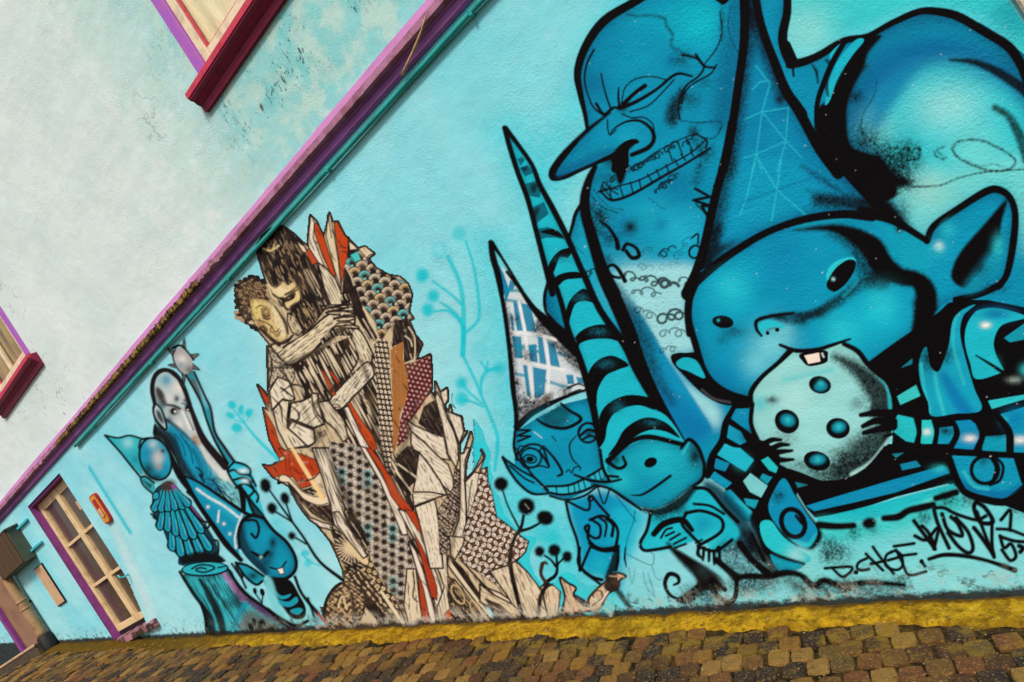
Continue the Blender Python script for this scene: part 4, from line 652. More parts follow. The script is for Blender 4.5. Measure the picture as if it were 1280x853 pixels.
figure('sprayed_background')
for k in range(150): spot(T1, RNG.uniform(640, 1280), RNG.uniform(20, 740), RNG.uniform(.4, .9), (226, 232, 230), RNG.uniform(.3, .9))

# ---------------------------------------------------------------- the small figures by the door
figure('mace_bearer')
GRY = (176, 190, 192)
fill(TM, "450 270 492 258 545 380 572 440 592 560 645 640 700 715 672 745 640 690 590 600 552 500 520 400", (70, 150, 165), 1); fill(TM, "500 300 530 350 560 440 540 420", (120, 200, 210), .8, 1); fill(TM, "470 300 500 310 530 400 510 390", (90, 90, 95), .9, 1)
line(TM, [3, 3, 3, 4], "450 275 520 400 555 505 595 605 672 742"); line(TM, [3, 3, 4, 4], "492 262 545 380 575 445 595 560 645 640 700 720", (40, 14, 36))
for q in ("398 160 358 142 392 190", "430 150 442 92 450 150", "470 175 514 172 478 205", "478 215 518 250 465 240", "430 270 440 322 450 275", "395 220 362 226 398 240"): fill(TM, q, (110, 100, 96), 1, 0, False); line(TM, 1.6, q)
disc(TM, 435, 205, 11, 17, -22, (170, 168, 166)); spot(TM, 430, 200, 6, (225, 220, 212), .9); spot(TM, 425, 225, 5, (110, 150, 175), .7); spot(TM, 470, 250, 6, (70, 60, 60), .7); line(TM, 2, "400 140 385 185 405 240 440 275"); line(TM, [4, 2], "385 140 420 128 450 150 490 200", (30, 16, 16))
BD = "285 330 300 268 345 248 395 268 435 325 465 410 500 500 560 620 640 710 690 770 720 852 800 1000 740 1060 640 980 560 900 500 852 440 790 390 680 340 610 300 560 288 470 284 400"
fill(TM, BD, (120, 196, 205), 1); bm = mask(TM, BD)
rim(bm, 6, (20, 40, 50), .7); fill(TM, "300 300 345 262 395 290 430 350 440 420 380 440 320 400", (196, 205, 204), .9, 3, clip=bm); spot(TM, 350, 320, 10, (70, 165, 185), .8, clip=bm); spot(TM, 410, 350, 7, (235, 222, 210), .8, clip=bm)
line(TM, [5, 9, 5], "315 340 325 390 350 420", (50, 36, 36), .9, 2, clip=bm); line(TM, [4, 8, 7], "350 420 400 440 460 470", (40, 30, 30), .85, 2.5, clip=bm); spot(TM, 395, 462, 4, BLK, 1, clip=bm); spot(TM, 402, 460, 1.4, WHT, 1); spot(TM, 460, 445, 4, BLK, 1, clip=bm); spot(TM, 404, 396, 4, (60, 50, 50), .9, clip=bm)
line(TM, [2, 4], "430 430 455 480 478 540", (225, 226, 224), .9, 1.5, clip=bm); spot(TM, 485, 580, 6, (196, 170, 140), .9, clip=bm, grain=.6); spot(TM, 500, 610, 5, (60, 50, 46), .8, clip=bm, grain=.8); spot(TM, 420, 530, 6, (60, 70, 76), .7, clip=bm, grain=.6); spot(TM, 440, 500, 7, (150, 170, 176), .8, clip=bm)
fill(TM, "350 520 430 560 520 640 590 780 640 860 540 860 470 800 410 690", (20, 142, 184), .95, 3, clip=bm, grain=.3)
hatch(bm, (210, 535, 275, 615), 62, 2.6, 1.1, (12, 60, 90), .8, 1.5, .3, 5, 12)
line(TM, [8, 14, 12, 8], "300 560 350 620 400 740 450 830", BLK, .85, 3, clip=bm, grain=.3); line(TM, [5, 9, 10, 8], "500 560 560 650 620 730 680 800", (235, 226, 214), .55, 4, clip=bm)
line(TM, [4, 4, 4, 4, 4, 4, 5], "296 430 284 340 298 272 345 248 398 268 440 330 470 420"); line(TM, [4, 6, 8, 8, 5], "470 420 520 560 590 660 660 740 700 800"); line(TM, [4, 7, 9, 8], "296 530 300 580 360 660 420 780 480 860")
fill(TM, "286 425 305 420 340 480 355 535 335 545 300 500", (150, 200, 205)); line(TM, 2.6, "300 420 286 440 300 500 335 545 352 530 330 465 300 420"); spot(TM, 320, 490, 4, BLK, .8, ry=6)
line(TM, [3, 6, 9, 8], "320 300 312 360 330 420 380 450", (34, 26, 28), .7, 3, clip=bm); line(TM, [4, 7], "440 360 470 440", (40, 32, 34), .7, 2.5, clip=bm); spot(TM, 392, 462, 6, BLK, .75, ry=4, clip=bm); spot(TM, 455, 450, 5, BLK, .75, clip=bm); spot(TM, 402, 459, 1.3, WHT, 1); line(TM, [2, 3], "350 430 380 445 410 440", BLK); spot(TM, 440, 560, 7, (40, 34, 36), .6, clip=bm, grain=.8)
loops(TM, 510, 745, 560, 800, 3, 3, 1.8)
line(TN, 1.6, "600 180 640 240 620 210 680 260", BLK); hatch(mask(TN, "560 150 660 170 730 290 700 300 620 240"), (255, 590, 310, 640), 50, 2.4, 1.4, BLK, .9, 2, .2, 6, 9)
fill(TN, "660 110 690 66 760 90 800 180 815 245 860 400 800 380 740 310 720 220", (70, 188, 212), 1)
for q in ("690 70 745 85 772 110 770 135", "660 120 690 110 720 130 770 140 800 190", "690 160 740 150 780 170", "700 200 740 180 780 200 812 240 805 270", "690 70 660 110 680 160 720 215 732 310", "730 200 770 260 830 330 880 415", "745 220 790 330 850 400", "760 160 790 210 770 240"): line(TN, 3.2, q)
line(TN, [5, 8, 5], "720 190 735 250 740 320"); line(TN, [4, 8, 6], "760 240 800 320 860 395", BLK, .9, 2); spot(TN, 735, 115, 6, (225, 235, 236), .9, ry=3); spot(TN, 745, 165, 5, (215, 232, 236), .8, ry=3)

U1 = tile(150, 420, 4.265)
fill(U1, "185 260 200 210 240 188 290 215 330 280 350 350 300 372 250 360 205 340", (192, 204, 203), .9, 2, clip=bm); spot(U1, 245, 235, 8, (60, 160, 188), .85, clip=bm); spot(U1, 315, 275, 7, (232, 224, 216), .9, clip=bm); spot(U1, 210, 240, 5, (150, 190, 196), .8, clip=bm)
fill(U1, "192 272 222 288 246 335 246 378 216 352 194 312", (40, 30, 32), .95, 1, clip=bm); spot(U1, 302, 335, 3.6, (50, 38, 40), .9, ry=4.5, clip=bm); spot(U1, 348, 345, 3, (60, 48, 50), .8, clip=bm); spot(U1, 262, 330, 5, (216, 214, 208), .7, clip=bm)
fill(U1, "246 372 300 372 345 390 390 420 420 500 400 560 340 510 270 450 236 420", (186, 198, 198), .95, 2, clip=bm); spot(U1, 288, 402, 6.5, BLK, .95, ry=6, clip=bm); disc(U1, 288, 402, 4.2, 4, 0, BLK); spot(U1, 295, 404, 1.6, WHT, 1); disc(U1, 360, 388, 3, 3.6, 0, BLK); spot(U1, 362, 394, 1.1, WHT, 1); line(U1, [2, 3, 2.4], "250 368 290 374 335 398", BLK, .95, 1); line(U1, [1.5, 2], "330 360 365 372 372 400", BLK, .9, 1)
line(U1, [2, 4, 4.6], "330 396 352 440 374 492", (232, 230, 224), .95, 1.4, clip=bm); line(U1, [1, 2], "345 400 372 460 392 500", (60, 56, 58), .8, 1, clip=bm); spot(U1, 318, 470, 5, (224, 222, 216), .8, clip=bm); spot(U1, 262, 450, 5, (70, 70, 74), .8, clip=bm); line(U1, [3, 5, 5, 3], "236 440 290 478 340 528 385 560", (30, 28, 32), .85, 1.6, clip=bm, grain=.4); spot(U1, 400, 545, 5, (170, 132, 92), .9, clip=bm, grain=.7); spot(U1, 392, 575, 4, (60, 46, 40), .9, clip=bm, grain=.7); spot(U1, 420, 570, 4, (196, 160, 120), .7, clip=bm, grain=.7)
fill(U1, "255 480 330 520 400 590 450 690 480 760 400 740 330 650", (24, 158, 196), .9, 3, clip=bm, grain=.3); line(U1, [10, 16, 15, 10], "205 500 270 560 310 660 380 760", (14, 10, 12), .9, 3.5, clip=bm, grain=.3); line(U1, [3, 6, 7], "430 590 480 670 560 760", (226, 220, 208), .8, 2.5, clip=bm)
for q in ("290 520 330 570 350 640", "320 530 370 600 390 680", "350 560 400 640 430 720", "280 540 310 600 340 680", "390 600 420 660 450 740"): line(U1, [1.4, 1, 1.6], q, (8, 60, 90), .9, .8, clip=bm)
line(U1, [2, 2.4, 3, 2.4], "405 700 430 720 440 750 425 740 450 780", BLK); fill(U1, "185 362 200 360 232 410 248 480 240 498 205 460 180 410", (176, 200, 202)); fill(U1, "194 395 215 405 236 460 226 468 200 435", (34, 26, 28), .95, 1); line(U1, 2.8, "190 362 178 400 195 450 240 498 248 478 225 400 195 362")
line(U1, [5, 6, 6, 6, 5, 5], "185 360 172 290 182 225 215 188 260 186 310 225", (26, 16, 18)); line(U1, [4, 4, 6, 9, 8], "310 225 350 310 390 420 450 560 560 700", (26, 16, 20))
figure('feather_collar_gnome')
fill(TM, "45 578 110 590 170 578 230 600 215 660 232 770 180 730 110 650", (74, 176, 192)); spot(TM, 160, 615, 7, (150, 215, 220), .8); spot(TM, 200, 700, 7, (30, 140, 170), .7); line(TM, 2.6, "48 578 110 590 170 578 240 598"); line(TM, 3, "46 578 120 660 180 735 235 800")
disc(TM, 298, 695, 19, 27, -20, (40, 160, 190)); hmk = np.zeros((CH, CW), np.float32)
spot(TM, 270, 660, 8, (20, 150, 190), .9); spot(TM, 310, 690, 7, (205, 195, 190), .9, ry=10); spot(TM, 285, 620, 6, (170, 200, 205), .9); spot(TM, 345, 740, 6, (30, 150, 190), .9); spot(TM, 262, 750, 8, BLK, .8, ry=10); spot(TM, 318, 735, 3, (190, 130, 90), .7); spot(TM, 300, 790, 10, BLK, .8, ry=6); spot(TM, 335, 655, 3, (60, 40, 50), .9)
ring(TM, 298, 695, 19, 27, -20, 3); line(TM, 2.5, "215 640 225 600 260 590"); fill(TM, "224 792 250 782 290 815 295 850 280 870 245 830", (90, 175, 190)); line(TM, 2.6, "290 815 250 785 224 792 240 830 285 870"); line(TM, [2, 5], "240 805 270 830", BLK, .8, 1.5)
fill(TN, "290 220 330 180 380 170 460 260 540 360 560 400 600 470 620 540 640 570 430 590 410 540 370 500 330 400 280 320", (26, 60, 76), 1); fill(TN, "330 180 390 160 400 230 350 250", (70, 50, 40), .9, 2)
line(TN, [4, 5], "385 190 450 270 530 380", (150, 90, 170), .8, 1.5)
def feather(bx, by, frac, wd, nx=352, ny=150):
    d = np.array([nx - bx, ny - by])/4.*frac; L = math.hypot(*d); d /= L; n_ = np.array([-d[1], d[0]]); b0 = np.array([bx/4 + 120, by/4 + 560])
    def shp(k, e): return np.array([b0 - d*e + n_*0, b0 + d*L*.12 + n_*wd*k, b0 + d*L*.4 + n_*wd*.8*k, b0 + d*L + n_*.8, b0 + d*L - n_*.8, b0 + d*L*.4 - n_*wd*.8*k, b0 + d*L*.12 - n_*wd*k])
    fill(T1, shp(1.35, 1.6), BLK); fill(T1, shp(.8, -.4), (44, 168, 190)); line(T1, [wd*.8, wd*.5, .6], np.array([b0 + d*L*.14, b0 + d*L*.35, b0 + d*L*.65]), (18, 120, 172), .8, 1.2); line(T1, [1, .6], np.array([b0 + d*L*.15 + n_*wd*.4, b0 + d*L*.5 + n_*wd*.4]), (120, 215, 222), .6, .8)
for bx, by in ((385, 515), (430, 545), (480, 548), (530, 535), (575, 515)): feather(bx, by, .42, 5.2)
for bx, by in ((320, 410), (362, 420), (405, 440), (450, 462), (495, 455), (535, 425)): feather(bx, by, .52, 5.)
for bx, by in ((288, 318), (325, 320), (362, 318), (400, 312), (440, 305), (470, 292)): feather(bx, by, .6, 4.6)
disc(TN, 300, 240, 5, 6, 20, BLK); disc(TN, 300, 240, 3.4, 4.2, 20, (60, 160, 180))
line(TN, 2.5, "275 330 300 350 285 345 310 365"); line(TN, 3, "470 300 520 360 565 375 560 400 540 400"); line(TN, 3, "590 460 610 470 612 520 590 530")
line(TN, [10, 14, 10], "440 560 520 545 620 560", BLK, .95, 2)
TRK = "430 640 560 625 665 605 700 660 740 720 830 790 930 852 1000 900 960 945 880 950 720 955 640 960 560 955 540 850 500 740"
fill(TN, TRK, (84, 176, 190), 1); tk = mask(TN, TRK); rim(tk, 6, (10, 40, 52), .8)
line(TN, [5, 9, 14, 12], "440 660 500 760 560 852 580 950", BLK, .95, 2, clip=tk); line(TN, [4, 8, 10, 8], "520 660 570 740 620 852 640 950", BLK, .95, 2, clip=tk); line(TN, 2.2, "560 660 640 780 720 900", BLK, .8, clip=tk)
hatch(tk, (255, 720, 300, 760), 62, 2.6, 1.5, (16, 20, 26), .9, 1, .15, 9, 22); line(TN, [5, 9, 10], "640 630 690 690 740 750", (176, 120, 180), .85, 2.5, clip=tk, grain=.3); line(TN, [5, 9, 9, 7], "760 760 830 810 920 860 980 900", (120, 60, 130), .85, 2.5, clip=tk, grain=.4)
spot(TN, 700, 760, 12, BLK, .7, clip=tk, grain=.6); line(TN, [6, 9, 12, 8], "670 640 750 740 850 810 980 900", BLK, .55, 4, clip=tk, grain=.6); line(TO, [4, 5, 6], "370 740 400 660 430 620", (40, 150, 180), .9, 1.5); fill(TO, "400 760 410 690 450 650 520 680 620 740 600 770", (90, 96, 90), .9, 3, grain=.4)
for x, y, ry in ((505, 735, 8), (470, 710, 5), (515, 715, 5), (455, 735, 5), (560, 745, 3), (500, 745, 5)): disc(TO, x, y, 3, ry, -20, BLK)
line(TO, [3, 5, 4, 4], "330 430 420 560 540 650 640 740"); line(TO, [4, 4], "100 460 160 560 220 650 232 750"); line(TO, 3, "360 420 410 490 405 450"); line(TO, 3, "380 430 430 540")
disc(TN, 545, 606, 30, 9.5, -3, BLK); disc(TN, 545, 604, 27.5, 7.5, -3, (60, 176, 194)); line(TN, 2.4, "480 605 520 585 580 590 590 605 540 622 500 612 520 600 550 604"); line(TN, 2, "610 600 650 590")
figure('grinning_imp')
fill(TN, "438 138 480 150 560 200 650 262 745 325 715 400 706 470 720 560 640 470 560 350 490 250", (24, 150, 188), 1); fill(TN, "500 190 600 250 720 320 710 370 600 290", (70, 180, 205), .6, 3)
for w, q in ((3, "505 205 560 245 640 290 720 352"), (2.5, "615 315 610 370"), (2.5, "735 322 712 380 695 450 700 500")): line(TN, w, q, (220, 232, 230), .85, 1, grain=.6)
for x, y in ((560, 295), (670, 430), (640, 380), (740, 420)): spot(TN, x, y, 2, WHT, .9)
line(TN, [3, 6, 7, 8, 6], "440 140 500 262 580 380 650 480 725 560"); line(TN, [3, 4, 5, 5], "440 138 520 175 640 255 745 325 800 345"); line(TN, [5, 3], "460 220 500 260 540 330")
HD = "715 440 735 370 775 338 835 350 885 415 950 470 995 545 995 610 950 652 880 655 815 610 750 545 718 490"
fill(TN, HD, (18, 146, 182), 1); hd = mask(TN, HD); rim(hd, 6, (2, 50, 84), .75); line(TN, [8, 14, 12, 8], "725 400 735 480 790 560 850 620", BLK, .8, 4, clip=hd); spot(TN, 850, 440, 14, (26, 160, 196), .8, clip=hd); spot(TN, 930, 570, 12, (24, 156, 192), .8, clip=hd); spot(TN, 850, 570, 9, BLK, .7, clip=hd)
line(TN, [4, 4, 5, 5, 4], "718 500 712 430 735 365 780 338 840 352"); line(TN, 4.5, "840 352 890 415 955 472 998 550 995 615 945 655 870 652"); line(TN, 3.5, "750 362 800 365 815 410 800 450 778 430"); line(TN, [3, 6, 4], "780 520 830 545 860 520"); spot(TN, 885, 475, 5, BLK, .9, ry=8); spot(TN, 870, 530, 6, BLK, .8); spot(TN, 825, 546, 2, PALE, .8); line(TN, 2.4, "870 598 920 606 950 570"); fill(TN, "905 606 936 598 942 628 920 632", WHT, 1, 0, False); line(TN, 1.4, "905 606 936 598 942 628 920 632 905 606", sm=False)
fill(TN, "700 575 760 585 840 640 830 672 800 684 750 640", (40, 160, 186)); spot(TN, 785, 640, 7, BLK, .85, ry=5); line(TN, 3.5, "700 575 760 590 840 642"); line(TN, 3.5, "700 575 745 640 800 684 835 665")
fill(TO, "520 505 640 495 700 580 730 640 720 690 660 692 600 620", BLK, 1); fill(TO, "620 700 560 600 530 520 600 620 660 695 725 690 735 640 690 520 760 640 750 700 700 732", (130, 210, 218), .95, 1)
for q in ("575 555 610 580 655 570 640 590 600 595", "590 600 640 610 680 585 690 610 650 635 600 625", "650 655 690 640 715 650 690 675"): fill(TO, q, (40, 160, 185), 1)
fill(TO, "520 500 560 500 620 690 700 735 640 720 560 640", (120, 206, 214), .9, 1); line(TO, [2, 4, 5, 4], "540 640 600 690 680 730 740 705"); line(TO, [4, 4, 5], "675 485 710 570 790 668"); line(TO, 3, "740 590 770 680"); line(TO, [3, 4, 4], "790 668 830 715 870 755", (190, 40, 40), .9, 1)
spot(TO, 780, 700, 9, (60, 56, 54), .6, grain=.8); spot(TO, 690, 720, 8, BLK, .4, grain=.9)
figure('black_berry_plant#2')
for x, y, rx, ry in ((848, 188, 7, 9.5), (945, 252, 6, 8), (880, 302, 6.5, 7.5), (980, 440, 5, 5.5), ): disc(TN, x, y, rx, ry, -15, BLK, 1, 1, grain=.3)
for w, q in (((2.5, 3, 3.5, 4, 5), "870 215 960 340 1040 450 1120 570 1245 668"), (2.5, "952 280 965 320 980 365"), (2.5, "900 320 980 370"), (2.5, "1000 450 1050 480")): line(TN, list(w) if isinstance(w, tuple) else w, q)
figure('black_berry_plant#3')
disc(TN, 795, 715, 2.5, 4, -15, BLK); disc(TN, 832, 722, 3, 5, -15, BLK); line(TN, 2, "795 725 830 775"); line(TN, 2, "835 730 830 775")

# ---------------------------------------------------------------- the pasted paper print
figure('pasted_paper_couple')
CRM = (205, 184, 148); DRK = (30, 18, 17); ORA = (192, 66, 14); PAP = (232, 212, 178)
SIL = [(321, 309), (328, 296), (339, 286), (353, 283), (368, 293), (378, 303), (386, 309), (385, 300), (388, 269), (395, 276), (405, 297), (409, 281), (412, 266), (416, 278), (422, 277), (430, 293), (440, 303), (448, 311), (456, 308), (468, 317), (460, 323), (470, 335), (486, 344), (500, 346), (510, 355), (515, 368), (511, 390), (517, 398), (511, 400), (519, 419), (528, 430), (524, 439), (520, 450), (528, 448), (538, 443), (540, 465), (540, 485), (534, 496), (539, 490), (544, 498), (545, 487), (544, 477), (550, 491), (559, 485), (560, 500), (555, 507), (561, 516), (563, 506), (565, 517), (577, 521), (580, 540), (584, 539), (575, 554), (575, 568), (580, 567), (589, 540), (591, 549), (583, 578), (581, 601), (593, 589), (603, 568), (605, 575), (600, 588), (609, 584), (610, 601), (615, 616), (621, 646), (635, 656), (647, 667), (661, 677), (657, 690), (645, 702), (660, 716), (674, 734), (690, 730), (701, 740), (697, 771), (600, 782), (500, 787), (412, 790), (407, 770), (409, 752), (417, 738), (431, 727), (429, 712), (420, 690), (413, 676), (396, 655), (388, 650), (380, 640), (373, 630), (362, 608), (352, 602), (341, 596), (329, 581), (338, 583), (350, 576), (346, 566), (337, 549), (329, 510), (336, 514), (322, 481), (336, 496), (335, 470), (334, 433), (340, 433), (321, 410), (308, 403), (300, 385), (294, 362), (299, 356), (318, 346), (330, 355), (334, 355), (324, 323)]
SIL = np.array(SIL, float)
fill(T1, SIL, CRM, 1, sm=False); SM = mask(T1, SIL, False)
def sec(t, q, c, ol=1.1, sm=False, a=1.):
    if sum(c) > 470 and c[0] > c[2]: av = sum(c)/3; c = tuple((v*.62 + av*.38)*1.05 for v in c)
    fill(t, q, c, a, 0, sm, SM)
    if ol:
        p = pts(t, q); p = spline(p, True) if sm else p
        line(T1, ol, np.vstack([p, p[:1]]), DRK, 1, .6, False, SM)
    return mask(t, q, sm)
def bbo(t, q):
    p = pts(t, q); return (p[:, 0].min() - 2, p[:, 1].min() - 2, p[:, 0].max() + 2, p[:, 1].max() + 2)
def carved(t, q, c, ang, gap, w, col=DRK, seed=1, ln=18, ol=1.1, sm=False, a=.95, wob=1.2, bold=False):
    m = sec(t, q, c, ol*1.6, sm); lc = DRK if sum(c) > 400 else col; hatch(m*SM, bbo(t, q), ang, gap*1.25, w*1.1, lc, a, wob*1.4, .35, seed, ln)
    if bold and sum(c) > 400: hatch(m*SM, bbo(t, q), ang + 7, gap*3.1, w*2.6, lc, .95, wob*1.8, .9, seed + 200, ln*.8)
# robe of fine carved folds
hatch(SM, (290, 265, 705, 790), 63, 7, 1.5, DRK, .8, 1.5, .6, 2, 18)
carved(T1, "362 452 400 436 440 420 462 412 475 470 492 560 520 640 548 772 500 782 480 660 450 590 415 520 380 500", (30, 19, 17), 62, 3.2, 2.1, PAP, 3, 38, 0)
# head, wings
carved(P1, "330 390 380 290 470 210 580 180 700 260 790 350 880 480 980 640 1040 760 1100 900 800 1300 560 900 460 770 400 640 350 500", (24, 15, 14), 66, 6.5, 1.1, (150, 124, 96), 4, 14, 0)
line(P1, [1.6, 2.4, 1.6], "390 405 470 425 550 375", (225, 200, 130)); line(P1, 1.4, "440 400 450 370", (225, 200, 130)); line(P1, 1.4, "490 410 505 360", (225, 200, 130)); fill(P1, "740 350 800 390 830 450 790 430", PAP, 1, 0, False)
for q, c in (("840 330 866 75 905 140 890 300 960 480 1010 600 940 540 850 400", PAP), ("900 165 940 140 1000 290 1040 430 1110 650 1120 760 1050 620 975 450 905 240", ORA), ("1030 170 1056 50 1100 280 1140 520 1172 820 1100 600 1020 280", (228, 200, 140)), ("1098 150 1130 138 1200 260 1245 310 1240 480 1195 660 1170 760 1142 480 1112 280", ORA), ("820 440 850 400 900 480 940 550 900 560 880 570", ORA)): sec(P1, q, c, 1.4)
line(P1, 1.3, "1040 80 1055 160 1075 300"); line(P1, 1.3, "1240 300 1240 480"); line(P1, 1.2, "1160 385 1280 410"); line(P1, 1.2, "1170 430 1280 450"); line(P1, 1.3, "860 130 850 300 900 420")
carved(P1, "940 550 1010 590 1110 700 1170 840 1180 960 1080 1000 1000 800", (222, 198, 150), 62, 2.6, 1.4, DRK, 8, 22, 1.4); carved(P1, "790 600 860 620 960 760 1060 1000 980 1000 860 820", (40, 28, 24), 62, 2.4, 1.1, PAP, 9, 26, 0)
sec(P1, "1200 560 1280 520 1290 700 1230 860 1180 860", DRK, 0)
# fan scales
FS = "270 520 300 330 400 420 480 500 560 600 700 670 880 760 920 900 880 1040 930 1100 780 1130 690 1200 620 1310 590 1300 550 1100 420 960 350 760 240 600"
sec(P2, FS, DRK, 1.2); fsm = mask(P2, FS, False)*SM
for x, y, i, j in sorted(lattice((425, 318, 520, 432), (12.6, 4.0), (3.5, 12.2), (440, 330)), key=lambda v: v[1]):
    k = (i*7 + j*13) % 5; c = (112, 198, 196) if k == 0 else ((228, 196, 140) if k == 3 else (226, 206, 176))
    th = np.radians(np.linspace(190, 400, 13)); e = np.vstack([np.stack([x + 8.2*np.cos(th), y + 8.4*np.sin(th)], 1), [(x + 2, y + 8)]])
    fill(T1, e, c, 1, 0, False, fsm); line(T1, 1.3, np.vstack([e, e[:1]]), DRK, 1, .6, False, fsm)
    for a_ in np.radians(np.linspace(198, 392, 10)): line(T1, [2., .7], [(x + .8 + 2.*math.cos(a_), y + 1.5 + 2*math.sin(a_)), (x + .4 + 6.4*math.cos(a_), y + .5 + 6.8*math.sin(a_))], DRK, 1, .5, False, fsm)
    if k != 0: disc(T1, x + 1.2, y + 3.4, 3.4, 3.8, 0, DRK, 1, 0, fsm)
sec(P2, "290 330 380 410 300 420", (232, 200, 160), 1.2); sec(P2, "385 410 450 380 540 455 490 470 470 500", (228, 196, 140), 1.3); sec(P2, "300 470 380 430 410 520 350 540", (96, 200, 198), 1.)
sec(P2, "245 570 300 640 350 760 390 880 480 1130 580 1290 540 1330 420 1180 330 1020 260 860", DRK, 0); line(P2, 1.3, "255 580 310 680 340 770", PAP); line(P4, 1.2, "430 310 500 430 550 520", PAP); line(P4, 1.2, "430 200 520 360 590 510", PAP)
# dark shoulder, tan, maroon, houndstooth
carved(P4, "720 590 730 380 790 320 870 300 950 470 1020 560 990 630 950 700 840 750 830 540", (34, 22, 20), 75, 5, 1., (120, 96, 80), 11, 14, 0); line(P4, 1.4, "885 390 940 480 950 600 945 710", PAP); line(P4, 1.4, "850 480 900 520 920 580", PAP); line(P4, 1.2, "900 660 915 700", PAP)
MR = "840 760 940 740 1050 690 1110 655 1125 1000 1060 1100 1000 1200 900 1330 880 1500 770 1590 780 1400 860 1100 870 950"
sec(P4, MR, (92, 16, 24), 0); mrm = mask(P4, MR, False)*SM
for x, y, i, j in lattice((495, 440, 545, 565), (5.6, 1.2), (2.2, 6.2), (500, 445)):
    for a_ in (0, 1.57, .78): line(T1, .7, [(x - 1.3*math.cos(a_), y - 1.3*math.sin(a_)), (x + 1.3*math.cos(a_), y + 1.3*math.sin(a_))], (220, 190, 180), .75, .5, False, mrm)
line(P6, 1.4, "680 270 600 340 540 430 490 460", (150, 70, 70), .8)
carved(P4, "705 620 765 570 830 535 830 700 870 860 880 1000 860 1120 800 1260 790 1430 750 1640 725 1640 725 1200", (168, 108, 52), 88, 5, .8, (120, 72, 34), 12, 20, 0, a=.5)
HS = "540 560 590 520 640 505 680 540 695 620 700 860 725 1200 725 1640 700 1850 640 1800 600 1500 570 1100 560 860"
sec(P4, HS, DRK, 0); hsm = mask(P4, HS, False)*SM
for x, y, i, j in lattice((465, 420, 495, 595), (5.2, 0.5), (1.2, 6.6), (470, 424)):
    fill(T1, [(x - 2, y - 1.6), (x, y - 2.8), (x + .6, y - .8), (x + 2.6, y - 1.2), (x + 1.4, y + .8), (x + 1.8, y + 2.6), (x - .4, y + 1.4), (x - 2.2, y + 2.), (x - 1, y)], (228, 208, 178), 1, 0, False, hsm)
# man's face, woman's head
TW = tile(290, 335, 7.758)
carved(TW, "560 380 660 340 700 300 800 400 840 500 760 570 700 620 650 520 580 450", (26, 17, 16), 64, 3., 1.1, (190, 165, 120), 18, 9, 0)
carved(TW, "540 440 620 480 690 610 640 660 580 620 540 520", (206, 178, 126), 64, 3., 1.6, DRK, 17, 10, 1.2)
fill(TW, "355 150 400 190 440 200 480 135 545 170 600 140 640 220 660 300 620 350 570 375 575 430 530 410 500 345 440 300 390 230", (224, 198, 140), 1, 0, True, SM)
fill(TW, "410 200 480 180 560 195 600 170 560 230 500 270 440 250", (238, 218, 172), .8, 2, True, SM); fill(TW, "505 300 560 262 615 235 612 285 570 318 530 322", (22, 14, 14), 1, 0, True, SM); spot(TW, 552, 292, 1.3, (150, 130, 84), 1); line(TW, [2.4, 3], "400 255 450 290 500 292", DRK); line(TW, [2, 2.6, 2], "492 300 500 350 530 400", DRK); line(TW, 1.6, "430 180 470 160 480 130", DRK); line(TW, [3, 2], "520 260 580 225 620 190", (60, 42, 26)); fill(TW, "440 300 480 330 500 380 470 370", DRK, .9, 0, True, SM)
spot(TW, 640, 250, 2.4, (236, 212, 140), .8, ry=6, clip=SM); line(TW, 1.2, "620 340 580 365 560 385", DRK); spot(TW, 560, 395, 2, (230, 205, 150), .9); spot(TW, 575, 420, 2.2, DRK, .9)
HW = "25 220 55 155 130 125 205 90 270 105 345 200 360 250 400 335 350 325 285 305 225 330 190 390 205 490 165 515 140 480 85 430 65 330 35 285"
carved(TW, HW, (38, 24, 22), 60, 2.3, 1., (178, 144, 100), 15, 6, 1.); hatch(mask(TW, HW)*SM, (290, 340, 345, 405), 20, 4, 1., (190, 158, 112), .8, 2, .8, 92, 5)
for x, y in ((40, 225), (70, 185), (110, 140), (60, 330), (95, 420), (150, 490), (200, 560), (215, 105)): loops(TW, x, y, x + 30, y + 20, 2, 2.2, 1.6, DRK, 1)
FW = "188 345 290 310 380 340 445 430 510 520 542 620 530 690 460 706 370 672 270 590 195 480 180 400"
fill(TW, FW, (220, 192, 118), 1, 0, True, SM); fw = mask(TW, FW)*SM
fill(TW, "330 340 400 370 480 480 530 600 510 680 470 620 430 500", (238, 222, 180), .85, 2, True, fw); fill(TW, "190 470 270 500 300 560 330 640 260 600", (196, 150, 124), .7, 2, True, fw)
hatch(fw, (310, 372, 362, 428), 55, 4.6, 1., (110, 78, 36), .75, 1.5, .7, 16, 6)
fill(TW, "300 420 340 390 372 430 366 480 345 505 312 480", (120, 88, 50), .75, 1, True, fw); line(TW, [1.6, 2.6, 1.6], "298 420 318 490 352 505 374 470", DRK); line(TW, [1.4, 2.2, 2.6], "285 520 350 540 405 590 400 640", (70, 46, 26)); disc(TW, 308, 590, 4.2, 4.4, 0, (40, 26, 20), 1, 0, SM); spot(TW, 304, 588, 1.8, (240, 220, 190), 1); line(TW, [2, 1.5], "270 550 300 545 345 580 340 620", DRK)
fill(TW, "415 610 450 580 475 600 460 640 430 640", (110, 58, 50), .9, 0, True, fw); fill(TW, "420 655 460 640 480 665 440 680", (120, 64, 54), .9, 0, True, fw); line(TW, 1.4, "410 645 450 645 480 625", DRK); line(TW, 1.4, "375 600 395 640 380 660", (90, 60, 36)); line(TW, [2, 1], "440 430 500 530 525 620", (90, 62, 34), .8)
